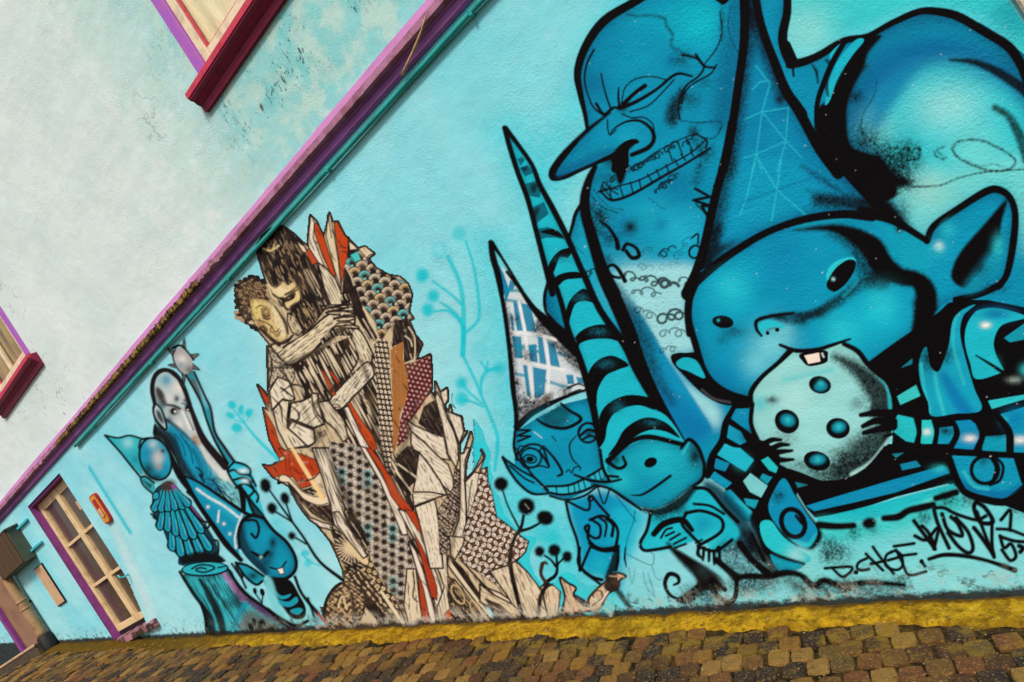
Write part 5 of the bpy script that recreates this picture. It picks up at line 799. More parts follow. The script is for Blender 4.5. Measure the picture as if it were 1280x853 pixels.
line(TW, [2, 2.6, 4, 4.5, 3], "270 592 360 680 440 728 530 715 590 655", DRK); line(TW, [1.6, 2.2], "400 350 460 430 530 540 546 640", DRK); fill(TW, "335 218 368 212 392 270 442 322 425 345 380 305", (222, 196, 150), 1, 0, True, SM); line(TW, 1.4, "350 230 380 280 430 330", DRK)
# arms
AR = "470 580 520 560 590 590 640 560 740 500 860 420 980 310 1090 240 1180 210 1290 200 1290 400 1120 380 1010 500 900 620 800 700 690 770 620 765 540 690"
carved(P3, AR, (226, 200, 146), -38, 3.6, 1.2, (74, 50, 32), 19, 12, 1.8, True); spot(P3, 760, 540, 5, (244, 228, 200), .9); line(P3, [2, 3, 2], "640 780 800 710 950 580 1080 440")
for q in ("10 180 130 190 240 200 330 180 300 170 150 170", "60 250 160 220 280 240 330 250 300 270 180 270", "140 310 260 290 350 290 320 320 200 330", "200 390 300 370 390 390 330 420 220 420"): carved(P4, q, (226, 202, 150), -10, 3, 1., DRK, 20, 7, 1.4, True)
carved(P4, "310 440 380 410 440 480 500 600 520 720 480 800 420 900 300 1000 260 980 300 860 380 720 360 600", (224, 200, 150), 62, 3, 1.1, DRK, 21, 18, 1.6, True); carved(P5, "830 300 930 180 1080 30 1200 -60 1260 60 1180 160 1060 280 960 390 880 420 820 370", (226, 206, 166), -50, 3, 1.2, DRK, 22, 12, 1.6, True)
for q in ("830 350 870 310 910 330", "820 370 870 360 920 380", "850 400 910 390 950 410", "880 420 930 420"): line(P5, 1.4, q)
# pale shirt folds
carved(P3, "440 580 480 600 560 700 620 770 690 780 700 860 440 860", (205, 180, 140), 45, 3, 1.8, DRK, 23, 5, 1.2); carved(P5, "210 0 460 0 470 90 430 180 300 100 210 200", (196, 172, 132), 60, 2.8, 1.8, DRK, 24, 5, 1.)
carved(P5, "215 230 300 90 420 140 470 310 430 330 350 310 240 420", (228, 208, 170), 60, 5, 1.3, DRK, 25, 16, 1.4); line(P5, [3, 2], "330 200 400 250 470 310", DRK)
carved(P5, "430 350 540 330 620 290 640 250 700 260 700 340 740 480 760 560 660 600 560 560 430 510 400 600 420 420", (228, 206, 164), -45, 5, 1.1, DRK, 26, 13, 1.8)
carved(P5, "440 530 560 580 660 620 670 740 600 790 500 690 400 600", (230, 208, 172), 35, 7, 1., DRK, 27, 14, 1.6); carved(P5, "250 420 340 320 410 330 410 440 395 600 500 690 600 790 460 800 400 810 300 620", (226, 204, 160), 60, 8, 1., (120, 90, 60), 28, 16, 1.4)
spot(P5, 720, 660, 6, DRK, .95, ry=8, grain=.9); line(P5, [2, 4, 3], "410 360 400 480 395 590"); line(P5, 2, "460 800 560 780 640 770"); line(P5, 1.8, "640 280 660 440 740 560"); carved(P5, "700 340 800 330 880 420 960 520 1000 700 950 740 880 620 780 540", (214, 190, 146), 55, 2.6, 1.4, DRK, 29, 18, 1.4)
# orange leaves at the left
for t, q in ((P5, "95 170 160 230 210 300 215 400 150 300"), (P5, "150 400 200 480 270 600 300 720 330 790 420 850 300 900 215 710"), (P7, "150 165 225 185 375 112 300 0 420 30 560 70 700 130 725 240 700 350 530 410 450 290 310 280 255 295")): sec(t, q, (178, 58, 14), 1.2)
for q in ("375 110 390 240", "410 60 420 230 490 330", "430 200 520 260 560 240"): line(P7, 1.2, q, (90, 30, 10), .8)
fill(P7, "310 320 320 275 370 270 430 310 520 410 620 470 730 480 800 500 810 550 730 575 620 540 500 460 400 350 330 330", PAP, 1, 0, True, SM); line(P7, 1.5, "310 350 315 285 370 270 440 320 540 430 650 480 760 490"); line(P7, 1.4, "340 340 420 360 540 500 700 570 800 550"); line(P7, [4, 5, 5, 6], "440 0 540 170 640 330 740 500", (240, 205, 140), 1, .8, True, SM)
carved(P7, "530 420 640 390 690 440 640 480", DRK, 20, 4, .8, PAP, 30, 6, 0); fill(P7, "650 290 720 240 720 350 680 370", PAP, .9, 0, False, SM); line(P7, 2, "720 240 640 310 520 330")
carved(P7, "400 340 460 400 560 520 700 590 810 570 860 760 760 720 640 650 520 520 420 400", (36, 24, 22), 45, 5, 1., (150, 120, 90), 31, 10, 1.); carved(P7, "410 380 520 560 620 690 740 740 850 770 840 820 720 790 620 720 500 560", (228, 206, 180), 42, 4, 1.1, DRK, 32, 14, 1.4)
sec(P7, "620 720 720 790 760 853 900 1000 940 1130 860 1060 780 1000 700 900 640 850", (104, 58, 34), 1.)
for x, y in ((680, 800), (720, 860), (780, 930), (830, 980)): fill(P7, [(pts(P7, f"{x} {y}")[0][0] + dx, pts(P7, f"{x} {y}")[0][1] + dy) for dx, dy in ((-2, -1), (2, -2.5), (3, 1.5), (-1, 2.5))], (110, 190, 190), 1, 0, False, SM)
# pale column, then the star cloth
carved(P7, "640 0 830 0 890 260 950 460 1000 640 1100 853 1200 1000 1240 1160 1100 1060 940 860 860 760 820 560 740 280", (228, 206, 168), 70, 3, 1.5, DRK, 33, 40, 1.4); carved(P7, "880 350 950 500 1020 640 1110 800 1040 853 960 700", DRK, 66, 4, .9, PAP, 34, 20, 0)
ST = "410 552 455 556 478 602 494 626 503 652 516 686 521 716 523 752 512 780 492 744 476 724 462 694 448 664 430 628 420 590"
sec(T1, ST, (216, 194, 164), 0); stm = mask(T1, ST, False)*SM
LT = [(x + .6*math.sin(i*5 + j), y + .6*math.cos(j*4 + i), i, j) for x, y, i, j in lattice((404, 545, 530, 785), (10.6, 15.4), (0, 21.8), (459.4, 592.6)) + lattice((404, 545, 530, 785), (10.6, 15.4), (0, 21.8), (459.4, 603.5))]
for x, y, i, j in LT:
    if (i*5 + j*3) % 9 == 0: disc(T1, x, y, 6, 6, 0, (120, 196, 200), .9, 1, stm)
for x, y, i, j in LT:
    disc(T1, x, y, 2.1, 2.1, 0, DRK, 1, 0, stm)
    for k in range(12):
        a_ = k*math.pi/6 + .2*math.sin(i*3 + j); l0 = 5.4 if k % 2 else 6.6
        line(T1, [1.9, .7], [(x + 1.5*math.cos(a_), y + 1.5*math.sin(a_)), (x + l0*math.cos(a_), y + l0*math.sin(a_))], DRK, 1, .5, False, stm)
    line(T1, 1., [(x, y), (x + 10.6, y + 4.5)], DRK, .8, .5, False, stm)
RB = "425 625 448 664 462 694 476 724 492 744 506 782 486 784 470 760 455 735 430 722 428 708 446 700 440 668"
sec(T1, RB, (44, 30, 26), 0); rbm = mask(T1, RB, False)*SM
for x, y, i, j in lattice((424, 625, 508, 785), (7.4, 2.6), (-2.2, 7.2), (440, 650)):
    disc(T1, x, y, 2.9, 2.5, 30, (222, 196, 150) if (i + j) % 3 else (200, 168, 110), 1, 0, rbm); line(T1, .9, [(x - 1.6, y + .8), (x + 1.6, y - .9)], DRK, .9, .5, False, rbm)
# fan roots at the left hem
carved(Q1, "60 90 130 130 210 210 300 300 330 350 260 390 180 400 130 300", DRK, 30, 5, .8, PAP, 35, 8, 0)
for a_ in range(100, 300, 13):
    c_, s_ = math.cos(math.radians(a_)), math.sin(math.radians(a_)); line(Q1, [2.4, .8], [(440, 685), (440 + 21*c_, 685 - 19*s_)], (224, 198, 160), 1, .7, False, SM)
fill(Q1, "180 210 230 230 320 320 300 350 230 290", (226, 200, 150), 1, 0, True, SM); carved(Q1, "90 0 130 0 230 160 320 290 290 310 200 200 120 90", (226, 204, 166), 58, 3, 1.3, DRK, 36, 30, 1.2)
carved(Q1, "160 0 220 0 300 130 330 280 260 190 200 110", DRK, 58, 6, 1., PAP, 37, 20, 0)
carved(Q1, "170 430 260 380 340 420 420 560 520 720 470 770 360 640 260 540 190 480", (50, 34, 28), 50, 4, 2., (216, 190, 150), 38, 5, 0); line(Q1, [3, 4, 4], "410 530 490 650 570 770", (230, 212, 180), 1, .8, True, SM)
line(Q1, [8, 12, 10], "200 500 330 620 440 750", DRK, 1, 1, True, SM)
disc(Q1, 165, 640, 25, 35, 20, (52, 36, 30), 1, 0, SM); rm = mask(Q1, ell(Q1, 165, 640, 25, 35, 20), True)*SM
hatch(rm, (400, 722, 462, 795), 35, 4, 2.1, (206, 176, 130), .9, 2, .5, 39, 5); hatch(rm, (400, 722, 462, 795), -40, 6, 1.3, (190, 160, 116), .8, 2, .5, 40, 6); ring(Q1, 165, 640, 24, 34, 20, 2, DRK); line(Q1, 1.6, "120 640 150 560 180 650", (222, 196, 150), 1, .7, True, SM); ring(Q1, 185, 590, 5, 6, 0, 1.6, (222, 196, 150)); line(Q1, [5, 6], "210 560 230 660 240 780", (40, 26, 22), .9, 2, True, SM)
# ribbons
for t, q in ((P5, "720 0 760 40 820 150 880 270 840 275 780 150"), (P5, "790 0 840 40 900 120 935 190 910 190 850 100"), (P5, "990 350 1020 340 1120 500 1250 680 1290 800 1240 840 1120 640")): sec(t, q, (188, 66, 12), 1.2)
carved(P5, "950 400 1000 380 1120 640 1240 840 1400 1120 1500 1300 1420 1330 1280 1050 1120 780", (232, 212, 184), 60, 5, 1., DRK, 41, 34, 1.2); carved(P8, "0 -20 60 0 200 240 330 480 420 640 480 860 420 870 330 640 200 330", (230, 208, 176), 60, 6, 1., (150, 110, 90), 42, 40, 1.2)
sec(P8, "60 0 110 0 200 120 310 290 400 470 500 580 600 740 650 870 590 870 440 650 310 480 220 250", (178, 58, 14), 1.3)
carved(Q1, "520 -20 580 0 660 110 720 260 800 470 830 620 780 700 730 420 640 200", (230, 208, 174), 68, 4, 1.1, DRK, 43, 30, 1.2); sec(Q1, "565 -20 640 0 680 90 715 200 660 130 610 60", (178, 58, 14), 1.2); sec(Q1, "625 135 680 230 740 370 780 500 782 590 740 560 700 400", (168, 54, 18), 1.2)
carved(Q1, "590 190 640 260 700 420 760 640 780 750 740 755 690 520 650 400", (232, 210, 180), 75, 6, .9, (120, 90, 70), 44, 30, 1.2); sec(Q1, "655 410 690 510 738 745 690 760 668 640", (168, 54, 18), 1.2)
carved(Q1, "580 380 640 380 665 600 690 760 600 780 560 620", (226, 198, 148), 85, 7, 1.2, DRK, 45, 12, 1.2); line(Q1, 2, "620 400 630 480 620 560 650 600", DRK)
carved(Q1, "720 200 800 100 840 160 850 380 870 560 880 740 800 750 780 640 830 500", (226, 200, 156), 80, 4, 1.1, DRK, 46, 24, 1.2); sec(Q1, "830 680 870 640 880 700 860 750", (190, 80, 30), 1.2)
# pale paper planes
for k, (t, q, an) in enumerate(((P6, "465 520 560 580 720 650 840 690 870 853 900 920 800 900 640 740 510 630", 28), (P6, "510 630 640 740 780 880 880 960 930 1100 940 1270 800 1150 700 1050 560 860 510 760", 35), (P8, "590 40 700 180 800 330 870 470 700 445 530 440 550 330 570 180", 65), (P8, "520 440 700 440 850 470 700 520 540 580", 5), (P8, "550 590 750 510 770 620 800 853 810 1000 830 1200 700 1200 620 853", 78),
                              (P6, "750 300 770 240 820 330 870 500 940 640 975 760 985 900 960 1000 880 860 820 560", 72), (P6, "840 380 890 440 920 450 1010 490 1035 640 990 760 950 640", 70), (P6, "800 240 875 200 880 320 840 380", 40), (P8, "1000 -60 1050 0 1100 0 1050 120 1045 330 1060 560 1060 750 1020 900 920 900 990 700 1000 300", 85), (P8, "1050 340 1140 240 1190 250 1170 450 1120 600 1070 720 1060 560", 75))):
    carved(t, q, (228, 206, 168), an, 4.2, .9, (110, 80, 54), 50 + k, 9, 1.4, a=.75)
carved(P6, "590 550 640 390 700 350 740 330 790 460 840 690 720 650", (30, 20, 18), 60, 6, .8, (110, 96, 84), 61, 12, 1.); carved(P8, "370 100 420 40 480 -20 590 40 570 180 555 330 480 390 380 220", (30, 20, 18), 60, 8, .8, (120, 100, 84), 62, 10, 1.); line(P8, 1.6, "380 160 560 290", PAP); line(P8, 1.5, "350 230 430 330 520 450", PAP); sec(P8, "340 230 430 330 510 440 510 480 420 420 370 340", DRK, 0)
carved(P8, "945 200 990 220 1000 560 960 720 900 870 920 950 850 1060 800 1060 780 620 860 500 930 400", (40, 28, 26), 40, 3, 1.5, (206, 184, 160), 63, 3, 1.)
line(P8, 1.6, "590 40 700 180 820 360 880 480"); line(P8, 1.5, "1120 320 1100 420 1080 640"); line(P6, 1.4, "1105 640 1040 852"); line(P6, 1.4, "1065 640 1000 740 980 852")
for q in ("1210 20 1240 90 1180 180 1090 300",): line(P8, [3, 3, 1.5], q, (60, 24, 26))
# flowered skirt
FK = "600 588 609 584 611 601 616 616 622 646 636 656 648 667 662 677 658 691 646 703 632 708 640 745 616 728 596 714 574 700 578 672 590 636 597 610"
sec(T1, FK, (92, 56, 36), 1.4); fkm = mask(T1, FK, False)*SM
for x, y, i, j in lattice((566, 580, 668, 750), (13.6, 4.6), (-5.6, 13.6), (604, 615)):
    for k in range(4):
        a_ = k*math.pi/2 + 1.05 + .2*math.sin(i*4 + j); cx, cy = x + 4.9*math.cos(a_), y + 4.9*math.sin(a_)
        disc(T1, cx, cy, 4.7, 3.1, math.degrees(a_), (50, 22, 20), 1, 0, fkm); disc(T1, cx, cy, 3.7, 2.1, math.degrees(a_), (238, 222, 202), 1, 0, fkm); line(T1, .8, [(x + 2*math.cos(a_), y + 2*math.sin(a_)), (x + 6.6*math.cos(a_ + .1), y + 6.6*math.sin(a_ + .1))], (50, 22, 20), 1, .5, False, fkm)
# bottom right: folds, roots, sleeve and hand
carved(Q1, "855 290 900 330 1000 470 1100 600 1190 720 1150 730 1040 600 900 420 850 350", (226, 198, 152), 52, 6, .9, DRK, 70, 20, 1.4); sec(Q1, "870 290 960 380 1050 520 1170 690 1100 640 980 480 880 340", DRK, 0); sec(Q1, "1060 540 1090 560 1195 720 1165 735 1110 640", (150, 214, 226), 0)
carved(Q1, "950 330 1050 440 1170 560 1290 690 1290 600 1200 540 1100 500", (226, 200, 156), 38, 5, .9, DRK, 71, 22, 1.4); carved(Q1, "1110 600 1290 690 1300 740 1200 720", (60, 36, 30), 38, 5, 1., PAP, 72, 10, 0)
carved(Q1, "850 430 900 450 1000 580 1110 730 1000 745 890 750 860 600", (40, 28, 24), 50, 4, 1., (206, 176, 130), 73, 9, 1.); ring(Q1, 920, 550, 6, 13, -30, 1.4, (214, 186, 140)); ring(Q1, 1040, 650, 5, 12, -30, 1.2, (214, 186, 140)); carved(Q1, "860 160 960 170 960 210 900 320 870 290 870 220", (226, 200, 150), 60, 5, 1., DRK, 74, 8, 1.2)
carved(TJ, "50 455 130 430 180 405 260 480 330 590 350 660 330 690 200 690 150 600", (224, 196, 150), 68, 3, .9, (70, 48, 34), 75, 18, 1.4); carved(TJ, "0 520 60 570 160 620 240 690 180 700 70 650 0 610", (220, 190, 140), 30, 5, 1., DRK, 76, 18, 1.4); carved(TJ, "20 590 100 620 190 700 100 710 60 660", (56, 34, 30), 30, 6, 1., PAP, 77, 10, 0)
carved(TJ, "320 560 360 525 400 550 400 600 385 690 350 690 330 640", (224, 190, 140), 80, 4, .9, (70, 48, 34), 78, 9, 1.6, True)
FL = "400 490 440 515 480 540 470 580 540 630 545 590 590 540 640 500 680 465 730 480 700 500 690 540 640 570 600 640 540 655 440 670 412 660 425 580"
SMs = SM; SM = np.ones_like(SM); carved(TJ, FL, (216, 172, 122), 70, 4, .9, (90, 60, 40), 79, 9, 1.8, True)
fill(TJ, "470 570 540 610 550 640 500 620", (40, 30, 40), 1); fill(TJ, "640 505 680 470 690 500 700 530 650 560 620 530", (40, 28, 24), 1); ring(TJ, 590, 580, 6, 7, 20, 2.2, DRK); line(TJ, 2.4, "560 590 600 610 640 560", (240, 224, 200)); line(TJ, 2, "560 630 600 600", DRK); line(TJ, 2, "650 480 720 485", (190, 150, 110)); SM = SMs
line(TJ, [4, 6, 8, 8, 7], "195 250 160 330 152 420 180 560 215 690"); line(TJ, [6, 7, 7], "340 520 305 580 290 690")
# worn, bleached spots of the paper
for k in range(90):
    j = RNG.integers(len(SIL)); w_ = RNG.random(); x, y = SIL[j]*(.5 + .5*w_) + np.array([455, 570])*(.5 - .5*w_); spot(T1, x, y, RNG.uniform(.6, 1.8), (210, 200, 190), .4, clip=SM)

U2 = tile(290, 270, 4.265)
r7 = np.random.default_rng(70)
for k in range(60):
    x, y = r7.uniform(190, 400), r7.uniform(110, 400); L = r7.uniform(12, 34)
    if x < 240 and y > 330: continue
    line(U2, [.5, 1.3, .6], f"{x} {y} {x + L*.2 + r7.normal(0, 3)} {y + L*.5} {x + L*.45} {y + L}", (176, 148, 112), .85, .6, True, SM)
for k in range(34):
    x, y = r7.uniform(20, 110), r7.uniform(345, 560); loops(U2, x, y, x + r7.uniform(6, 14), y + r7.uniform(4, 16), 1, r7.uniform(1.2, 2.4), 1.1, (22, 13, 12) if k % 3 else (176, 146, 108), .95)
for x, y in ((22, 372), (40, 350), (70, 338), (100, 326), (128, 328), (160, 345), (22, 420), (36, 470), (50, 510), (76, 556), (104, 585), (130, 600)): loops(U2, x, y, x + 8, y + 8, 2, 2.2, 1.5, DRK, 1)
FW2 = "98 455 130 442 190 452 232 485 272 552 296 622 290 662 250 672 200 642 150 592 112 525"
fill(U2, FW2, (216, 190, 128), 1, 0, True, SM); f2 = mask(U2, FW2)*SM
fill(U2, "200 465 240 500 282 600 284 650 262 640 240 570", (236, 220, 180), .9, 2, True, f2); fill(U2, "104 470 150 460 150 510 135 560 112 520", (226, 204, 120), .8, 2, True, f2); fill(U2, "140 560 170 570 190 620 200 640 150 595", (150, 112, 78), .7, 2, True, f2)
fill(U2, "162 492 190 484 206 520 200 552 176 552 164 530", (110, 78, 46), .8, 1.4, True, f2); line(U2, [1, 2, 1.2], "160 495 166 535 186 552 206 546", DRK); line(U2, 1.2, "168 528 186 538 202 530", DRK); line(U2, [1, 1.8, 1], "128 492 150 478 172 482", (60, 40, 22)); spot(U2, 184, 512, 1.6, (214, 186, 120), .9)
line(U2, [1, 1.8, 1.4], "134 556 176 566 212 590 224 612", (70, 46, 26)); line(U2, 1.5, "212 590 205 612 220 622", DRK); fill(U2, "150 598 166 586 184 602 178 626 160 618", (96, 66, 40), .85, 1, True, f2); line(U2, [1, 1.8], "148 600 166 588 186 606 180 628", DRK); spot(U2, 164, 603, 1.3, (226, 204, 160), .9)
line(U2, [1, 2.2, 1], "226 612 240 618 254 600", (110, 50, 40)); line(U2, [1, 2, 1], "230 640 246 640 258 624", (120, 62, 50)); line(U2, 1, "226 628 245 630 262 612", DRK); hatch(f2, (312, 374, 362, 430), 62, 4.2, .9, (92, 64, 30), .7, 1.5, .9, 171, 5); rim(f2, 2, (60, 40, 24), .7)
line(U2, [2, 3.4, 4, 3], "150 594 205 648 252 680 300 660", DRK); line(U2, [1.6, 2], "232 484 275 555 298 625", DRK); fill(U2, "184 398 202 394 216 430 240 462 228 470 204 445", (214, 190, 150), 1, 0, True, SM); line(U2, 1.3, "192 400 206 436 234 464", DRK)
# bearded cheek and brow of the man, gap behind the arm
line(U2, [3, 5, 4], "262 444 282 452 300 448", DRK, 1, 1); line(U2, [2, 3.4, 2], "290 438 320 412 350 392", (40, 26, 18), .95, .9); line(U2, [2, 3], "276 455 284 486 300 500", DRK); fill(U2, "300 500 330 470 362 455 372 500 410 560 440 600 410 590 360 540 320 510", (24, 15, 14), 1, 1, True, SM)
for k in range(16):
    x, y = 320 + r7.uniform(0, 90), 480 + r7.uniform(0, 80); line(U2, [.6, 1.2, .5], f"{x} {y} {x + 6} {y + 10} {x + 14} {y + 24}", (170, 144, 100), .9, .6, True, SM)
carved(U2, "540 600 640 590 650 640 560 640 480 690 470 660", (28, 18, 16), 60, 3, 1.4, PAP, 172, 12, 0); carved(U2, "580 420 620 415 650 480 640 490 590 480", (28, 18, 16), 66, 3, 1.4, PAP, 173, 12, 0)
ARM = "225 690 290 690 380 640 470 570 540 520 620 500 640 520 560 570 480 650 400 730 300 790 260 770"
am = mask(U2, ARM)*SM; hatch(am, (340, 385, 442, 458), -38, 4.2, 1.3, DRK, .85, 2., .9, 174, 9); hatch(am, (340, 385, 442, 458), -30, 7, 1.6, (90, 62, 34), .8, 2., .9, 175, 8); hatch(am, (340, 385, 442, 458), -40, 7, 1.8, (238, 222, 184), .85, 2., .9, 176, 9)
am2 = mask(P4, "310 440 380 410 440 480 500 600 520 720 480 800 420 900 300 1000 260 980 300 860 380 720 360 600")*SM; hatch(am2, (425, 405, 470, 492), 62, 4, 1.3, DRK, .85, 2., .9, 177, 9); hatch(am2, (425, 405, 470, 492), 60, 8, 1.8, (238, 222, 184), .85, 2., .9, 178, 9)
for q in ("490 500 560 482 640 470", "500 515 570 508 650 505", "540 545 600 535 655 540", "560 575 620 565 660 585", "575 595 640 600 680 600"): line(U2, [1.4, 3, 2], q, DRK, 1, .7, True, SM)
# bold folds of the pale cloth
for q in ("195 700 215 800 200 900", "240 800 290 860 330 930", "260 940 330 900 400 920", "300 1000 360 1060 330 1130", "210 960 260 1020 270 1100", "420 960 460 1060 520 1110", "350 850 380 900 430 930"): line(U2, [1, 3, 1.4], q, DRK, .95, .7, True, SM)

line(T1, [1.5, 1.1, 1.7, 1.2, 1.5, 1.1, 1.6], np.vstack([SIL, SIL[:1]]), DRK, .95, .6, False)
hatch(SM*(1 - mask(T1, "296 340 450 340 470 470 360 470", False)), (290, 265, 705, 790), 58, 16, 1.6, DRK, .8, 2, 1.2, 301, 11)

for x0_, y0_, x1_, y1_, w_ in ((352, 458, 398, 440, 7), (398, 440, 425, 412, 7), (395, 505, 436, 470, 6), (340, 437, 362, 458, 4)): line(T1, w_, [(x0_, y0_), (x1_, y1_)], DRK, .75, 2.5, False, SM)
line(T1, [3, 7, 9, 5], "445 440 462 480 470 540 486 590", DRK, .7, 2.5, True, SM); line(T1, [4, 8, 6], "520 500 512 540 496 575", DRK, .6, 3, True, SM); line(T1, [4, 7, 5], "575 600 572 650 560 705", DRK, .6, 3, True, SM); line(T1, [5, 9, 7], "405 560 428 610 445 650", DRK, .65, 3, True, SM); line(T1, [3, 6, 4], "376 500 392 540 398 580", DRK, .5, 3, True, SM)
# ---------------------------------------------------------------- the street
XS = [-60, -30, -20] + list(np.linspace(-14, 6, 41)) + [12, 25, 50]; YS = [-45, -20, -8, -5] + list(np.linspace(-4, 0, 17)) + [.25]
V = [(x, y, ground(x, y) - .022) for y in YS for x in XS]; nx = len(XS)
F = [(j*nx + i, j*nx + i + 1, (j + 1)*nx + i + 1, (j + 1)*nx + i) for j in range(len(YS) - 1) for i in range(nx - 1)]
street = tag(obj('street', V, F, M_BED), kind='structure')
rng = np.random.default_rng(21); random.seed(5)
ROT = R(12.); ca, sa = math.cos(ROT), math.sin(ROT)
nrm = Vector((-GX, -GY, 1)).normalized(); ax = Vector((ca, sa, GX*ca + GY*sa)).normalized(); ay = nrm.cross(ax); BASIS = Matrix((ax, ay, nrm)).transposed().to_4x4()
def gut_edge(x): return -.212 + .02*math.sin(x*2.3) + .018*math.sin(x*6.1 + 1) + .010*math.sin(x*14.7) + .010*math.sin(x*31) + .007*math.sin(x*67 + 2)
def sett_mesh(k):
    bm = bmesh.new(); n = 12; vs_ = []
    r = random.Random(k)
    def ringp(hx, hy, z, jit):
        out = []
        for i in range(n):
            th = 2*math.pi*(i + .5)/n; c, s = math.cos(th), math.sin(th); p = 7.
            m = (abs(c)**p + abs(s)**p)**(-1/p); out.append(bm.verts.new((hx*c*m + jit*r.uniform(-1, 1), hy*s*m + jit*r.uniform(-1, 1), z + jit*.25*r.uniform(-1, 1))))
        return out
    a = ringp(.5, .5, -.7, .0); b = ringp(.5, .5, -.09, .022); c = ringp(.468, .468, -.01, .02); d = ringp(.26, .26, .0, .02)
    for q, w_ in ((a, b), (b, c), (c, d)):
        for i in range(n): bm.faces.new((q[i], q[(i + 1) % n], w_[(i + 1) % n], w_[i]))
    bm.faces.new(d); me = bpy.data.meshes.new('sett'); bm.to_mesh(me); bm.free(); me.materials.append(M_SETT); return me
SM_ = [sett_mesh(k) for k in range(9)]
cand = []; LX, LY = .120, .146
for j in range(-70, 70):
    off = rng.uniform(0, LX); wob = rng.uniform(-.012, .012)
    for i in range(-150, 70):
        lx = i*LX + off + rng.normal(0, .007); ly = j*LY*.86 + wob + rng.normal(0, .006) + .035*math.sin(lx*.7)
        x = lx*ca - ly*sa; y = lx*sa + ly*ca
        if -13 < x < 4.6 and -4.6 < y < gut_edge(x) - .015:
            cand.append((x, y, LX*rng.uniform(.93, 1.01), LY*.86*rng.uniform(.93, 1.01), rng.normal(0, .06), rng.normal(0, .004), rng.normal(0, .022), rng.normal(0, .022), int(rng.integers(9))))
def size_on(c):
    p = project((c[0], c[1], ground(c[0], c[1]))); d = (np.array([c[0], c[1], ground(c[0], c[1])]) - CAM) @ AXF
    return (FPX/d) if d > .3 and -25 < p[0] < 1305 and 0 < p[1] < 880 else 0
ranked = sorted(cand, key=size_on, reverse=True); near_ = [c for c in ranked if size_on(c) > 0][:300]; rest = [c for c in cand if c not in set(near_)]
def sett_mat4(c):
    x, y, sx, sy, az, dz, t1, t2, k = c
    return Matrix.Translation((x, y, ground(x, y) + dz - .004)) @ BASIS @ Matrix.Rotation(az, 4, 'Z') @ Matrix.Rotation(t1, 4, 'X') @ Matrix.Rotation(t2, 4, 'Y') @ Matrix.Diagonal((sx, sy, .12, 1))
for c in near_:
    o = bpy.data.objects.new('sett', SM_[c[8]]); link(o, street); o.matrix_world = sett_mat4(c)
V = []; F = []
base = [(np.array([v.co[:] for v in m.vertices]), [tuple(p.vertices) for p in m.polygons]) for m in SM_]
for c in rest:
    P, Q = base[c[8]]; mt = np.array(sett_mat4(c)); n0 = len(V); V += [tuple(q) for q in (P @ mt[:3, :3].T + mt[:3, 3])]; F += [tuple(i + n0 for i in f) for f in Q]
tag(obj('sett_paving', V, F, M_SETT, street), kind='stuff')
# mossy mortar strip along the foot of the wall
us = np.linspace(-13, 4.6, 700); prof = [0, .04, .1, .2, .4, .6, .8, .92, 1.]; V = []; nrr = np.random.default_rng(3)
lowf = np.interp(us, np.linspace(-13, 4.6, 160), nrr.normal(0, .006, 160))
for k, u in enumerate(us):
    e = gut_edge(u) + nrr.normal(0, .004); d = min(1., max(.0, 1 - abs(u + 7.2)/.5))
    for t in prof:
        y = .03 + (e - .03)*t; h = -.006 + .014*math.sin(math.pi*min(1, .28 + t*.72))**.5 + lowf[k] + nrr.normal(0, .0022)
        V.append((u, y, ground(u, y) + (h if t < 1 else -.03)))
n = len(prof); F = [(k*n + i, k*n + i + 1, (k + 1)*n + i + 1, (k + 1)*n + i) for k in range(len(us) - 1) for i in range(n - 1)]
tag(obj('mossy_gutter', V, F, M_MOSS, None, True), kind='structure')
# grit and small pebbles in the joints
V = []; F = []
for k in range(1100):
    x = rng.uniform(-9, 3.); y = -rng.uniform(.22, 1.1) if k % 5 else -rng.uniform(.02, .3); s = rng.uniform(.003, .0065) if k % 40 else rng.uniform(.008, .014)
    n0 = len(V); z = ground(x, y) + (.004 if y > -.24 else -.006) + (.012 if y > -.24 else 0)
    for dx, dy, dz in ((1, 0, 0), (-1, 0, 0), (0, 1, 0), (0, -1, 0), (0, 0, .7), (0, 0, -.7)): V.append((x + dx*s*rng.uniform(.7, 1.4), y + dy*s*rng.uniform(.7, 1.4), z + dz*s))
    F += [(n0 + a, n0 + b, n0 + c) for a, b, c in ((0, 2, 4), (2, 1, 4), (1, 3, 4), (3, 0, 4), (2, 0, 5), (1, 2, 5), (3, 1, 5), (0, 3, 5))]
tag(obj('joint_grit', V, F, M_PEB, street), kind='stuff')
# ---------------------------------------------------------------- the house
house = tag(empty('mural_house', (-3, 0, ground(-3, 0))), 'pale turquoise plaster house front covered by a street-art mural, purple ledge above', 'house')
bpy.context.view_layer.update()
def under(o, p):
    o.parent = p; o.matrix_parent_inverse = p.matrix_world.inverted(); return o
U0, U1, Z0, Z1 = -18., 2.98, -1.6, 8.6
DOOR = (-7.87, -6.57, 1.66, 3.77); DOOR2 = (-11.06, -9.72, 2.16, 4.0-.12); WIN1 = (-1.06, .2, 5.02, 6.75); WIN2 = (-6.85, -5.55, 4.93, 6.65)
OPN = [DOOR, DOOR2, WIN1, WIN2]
ux = sorted({U0, U1, *[v for o in OPN for v in o[:2]], *np.linspace(-17, 2.5, 27).tolist()}); uz = sorted({Z0, Z1, *[v for o in OPN for v in o[2:]], *np.linspace(-1, 8, 19).tolist()})
V = [(x, 0., z) for z in uz for x in ux]; nx = len(ux); F = []
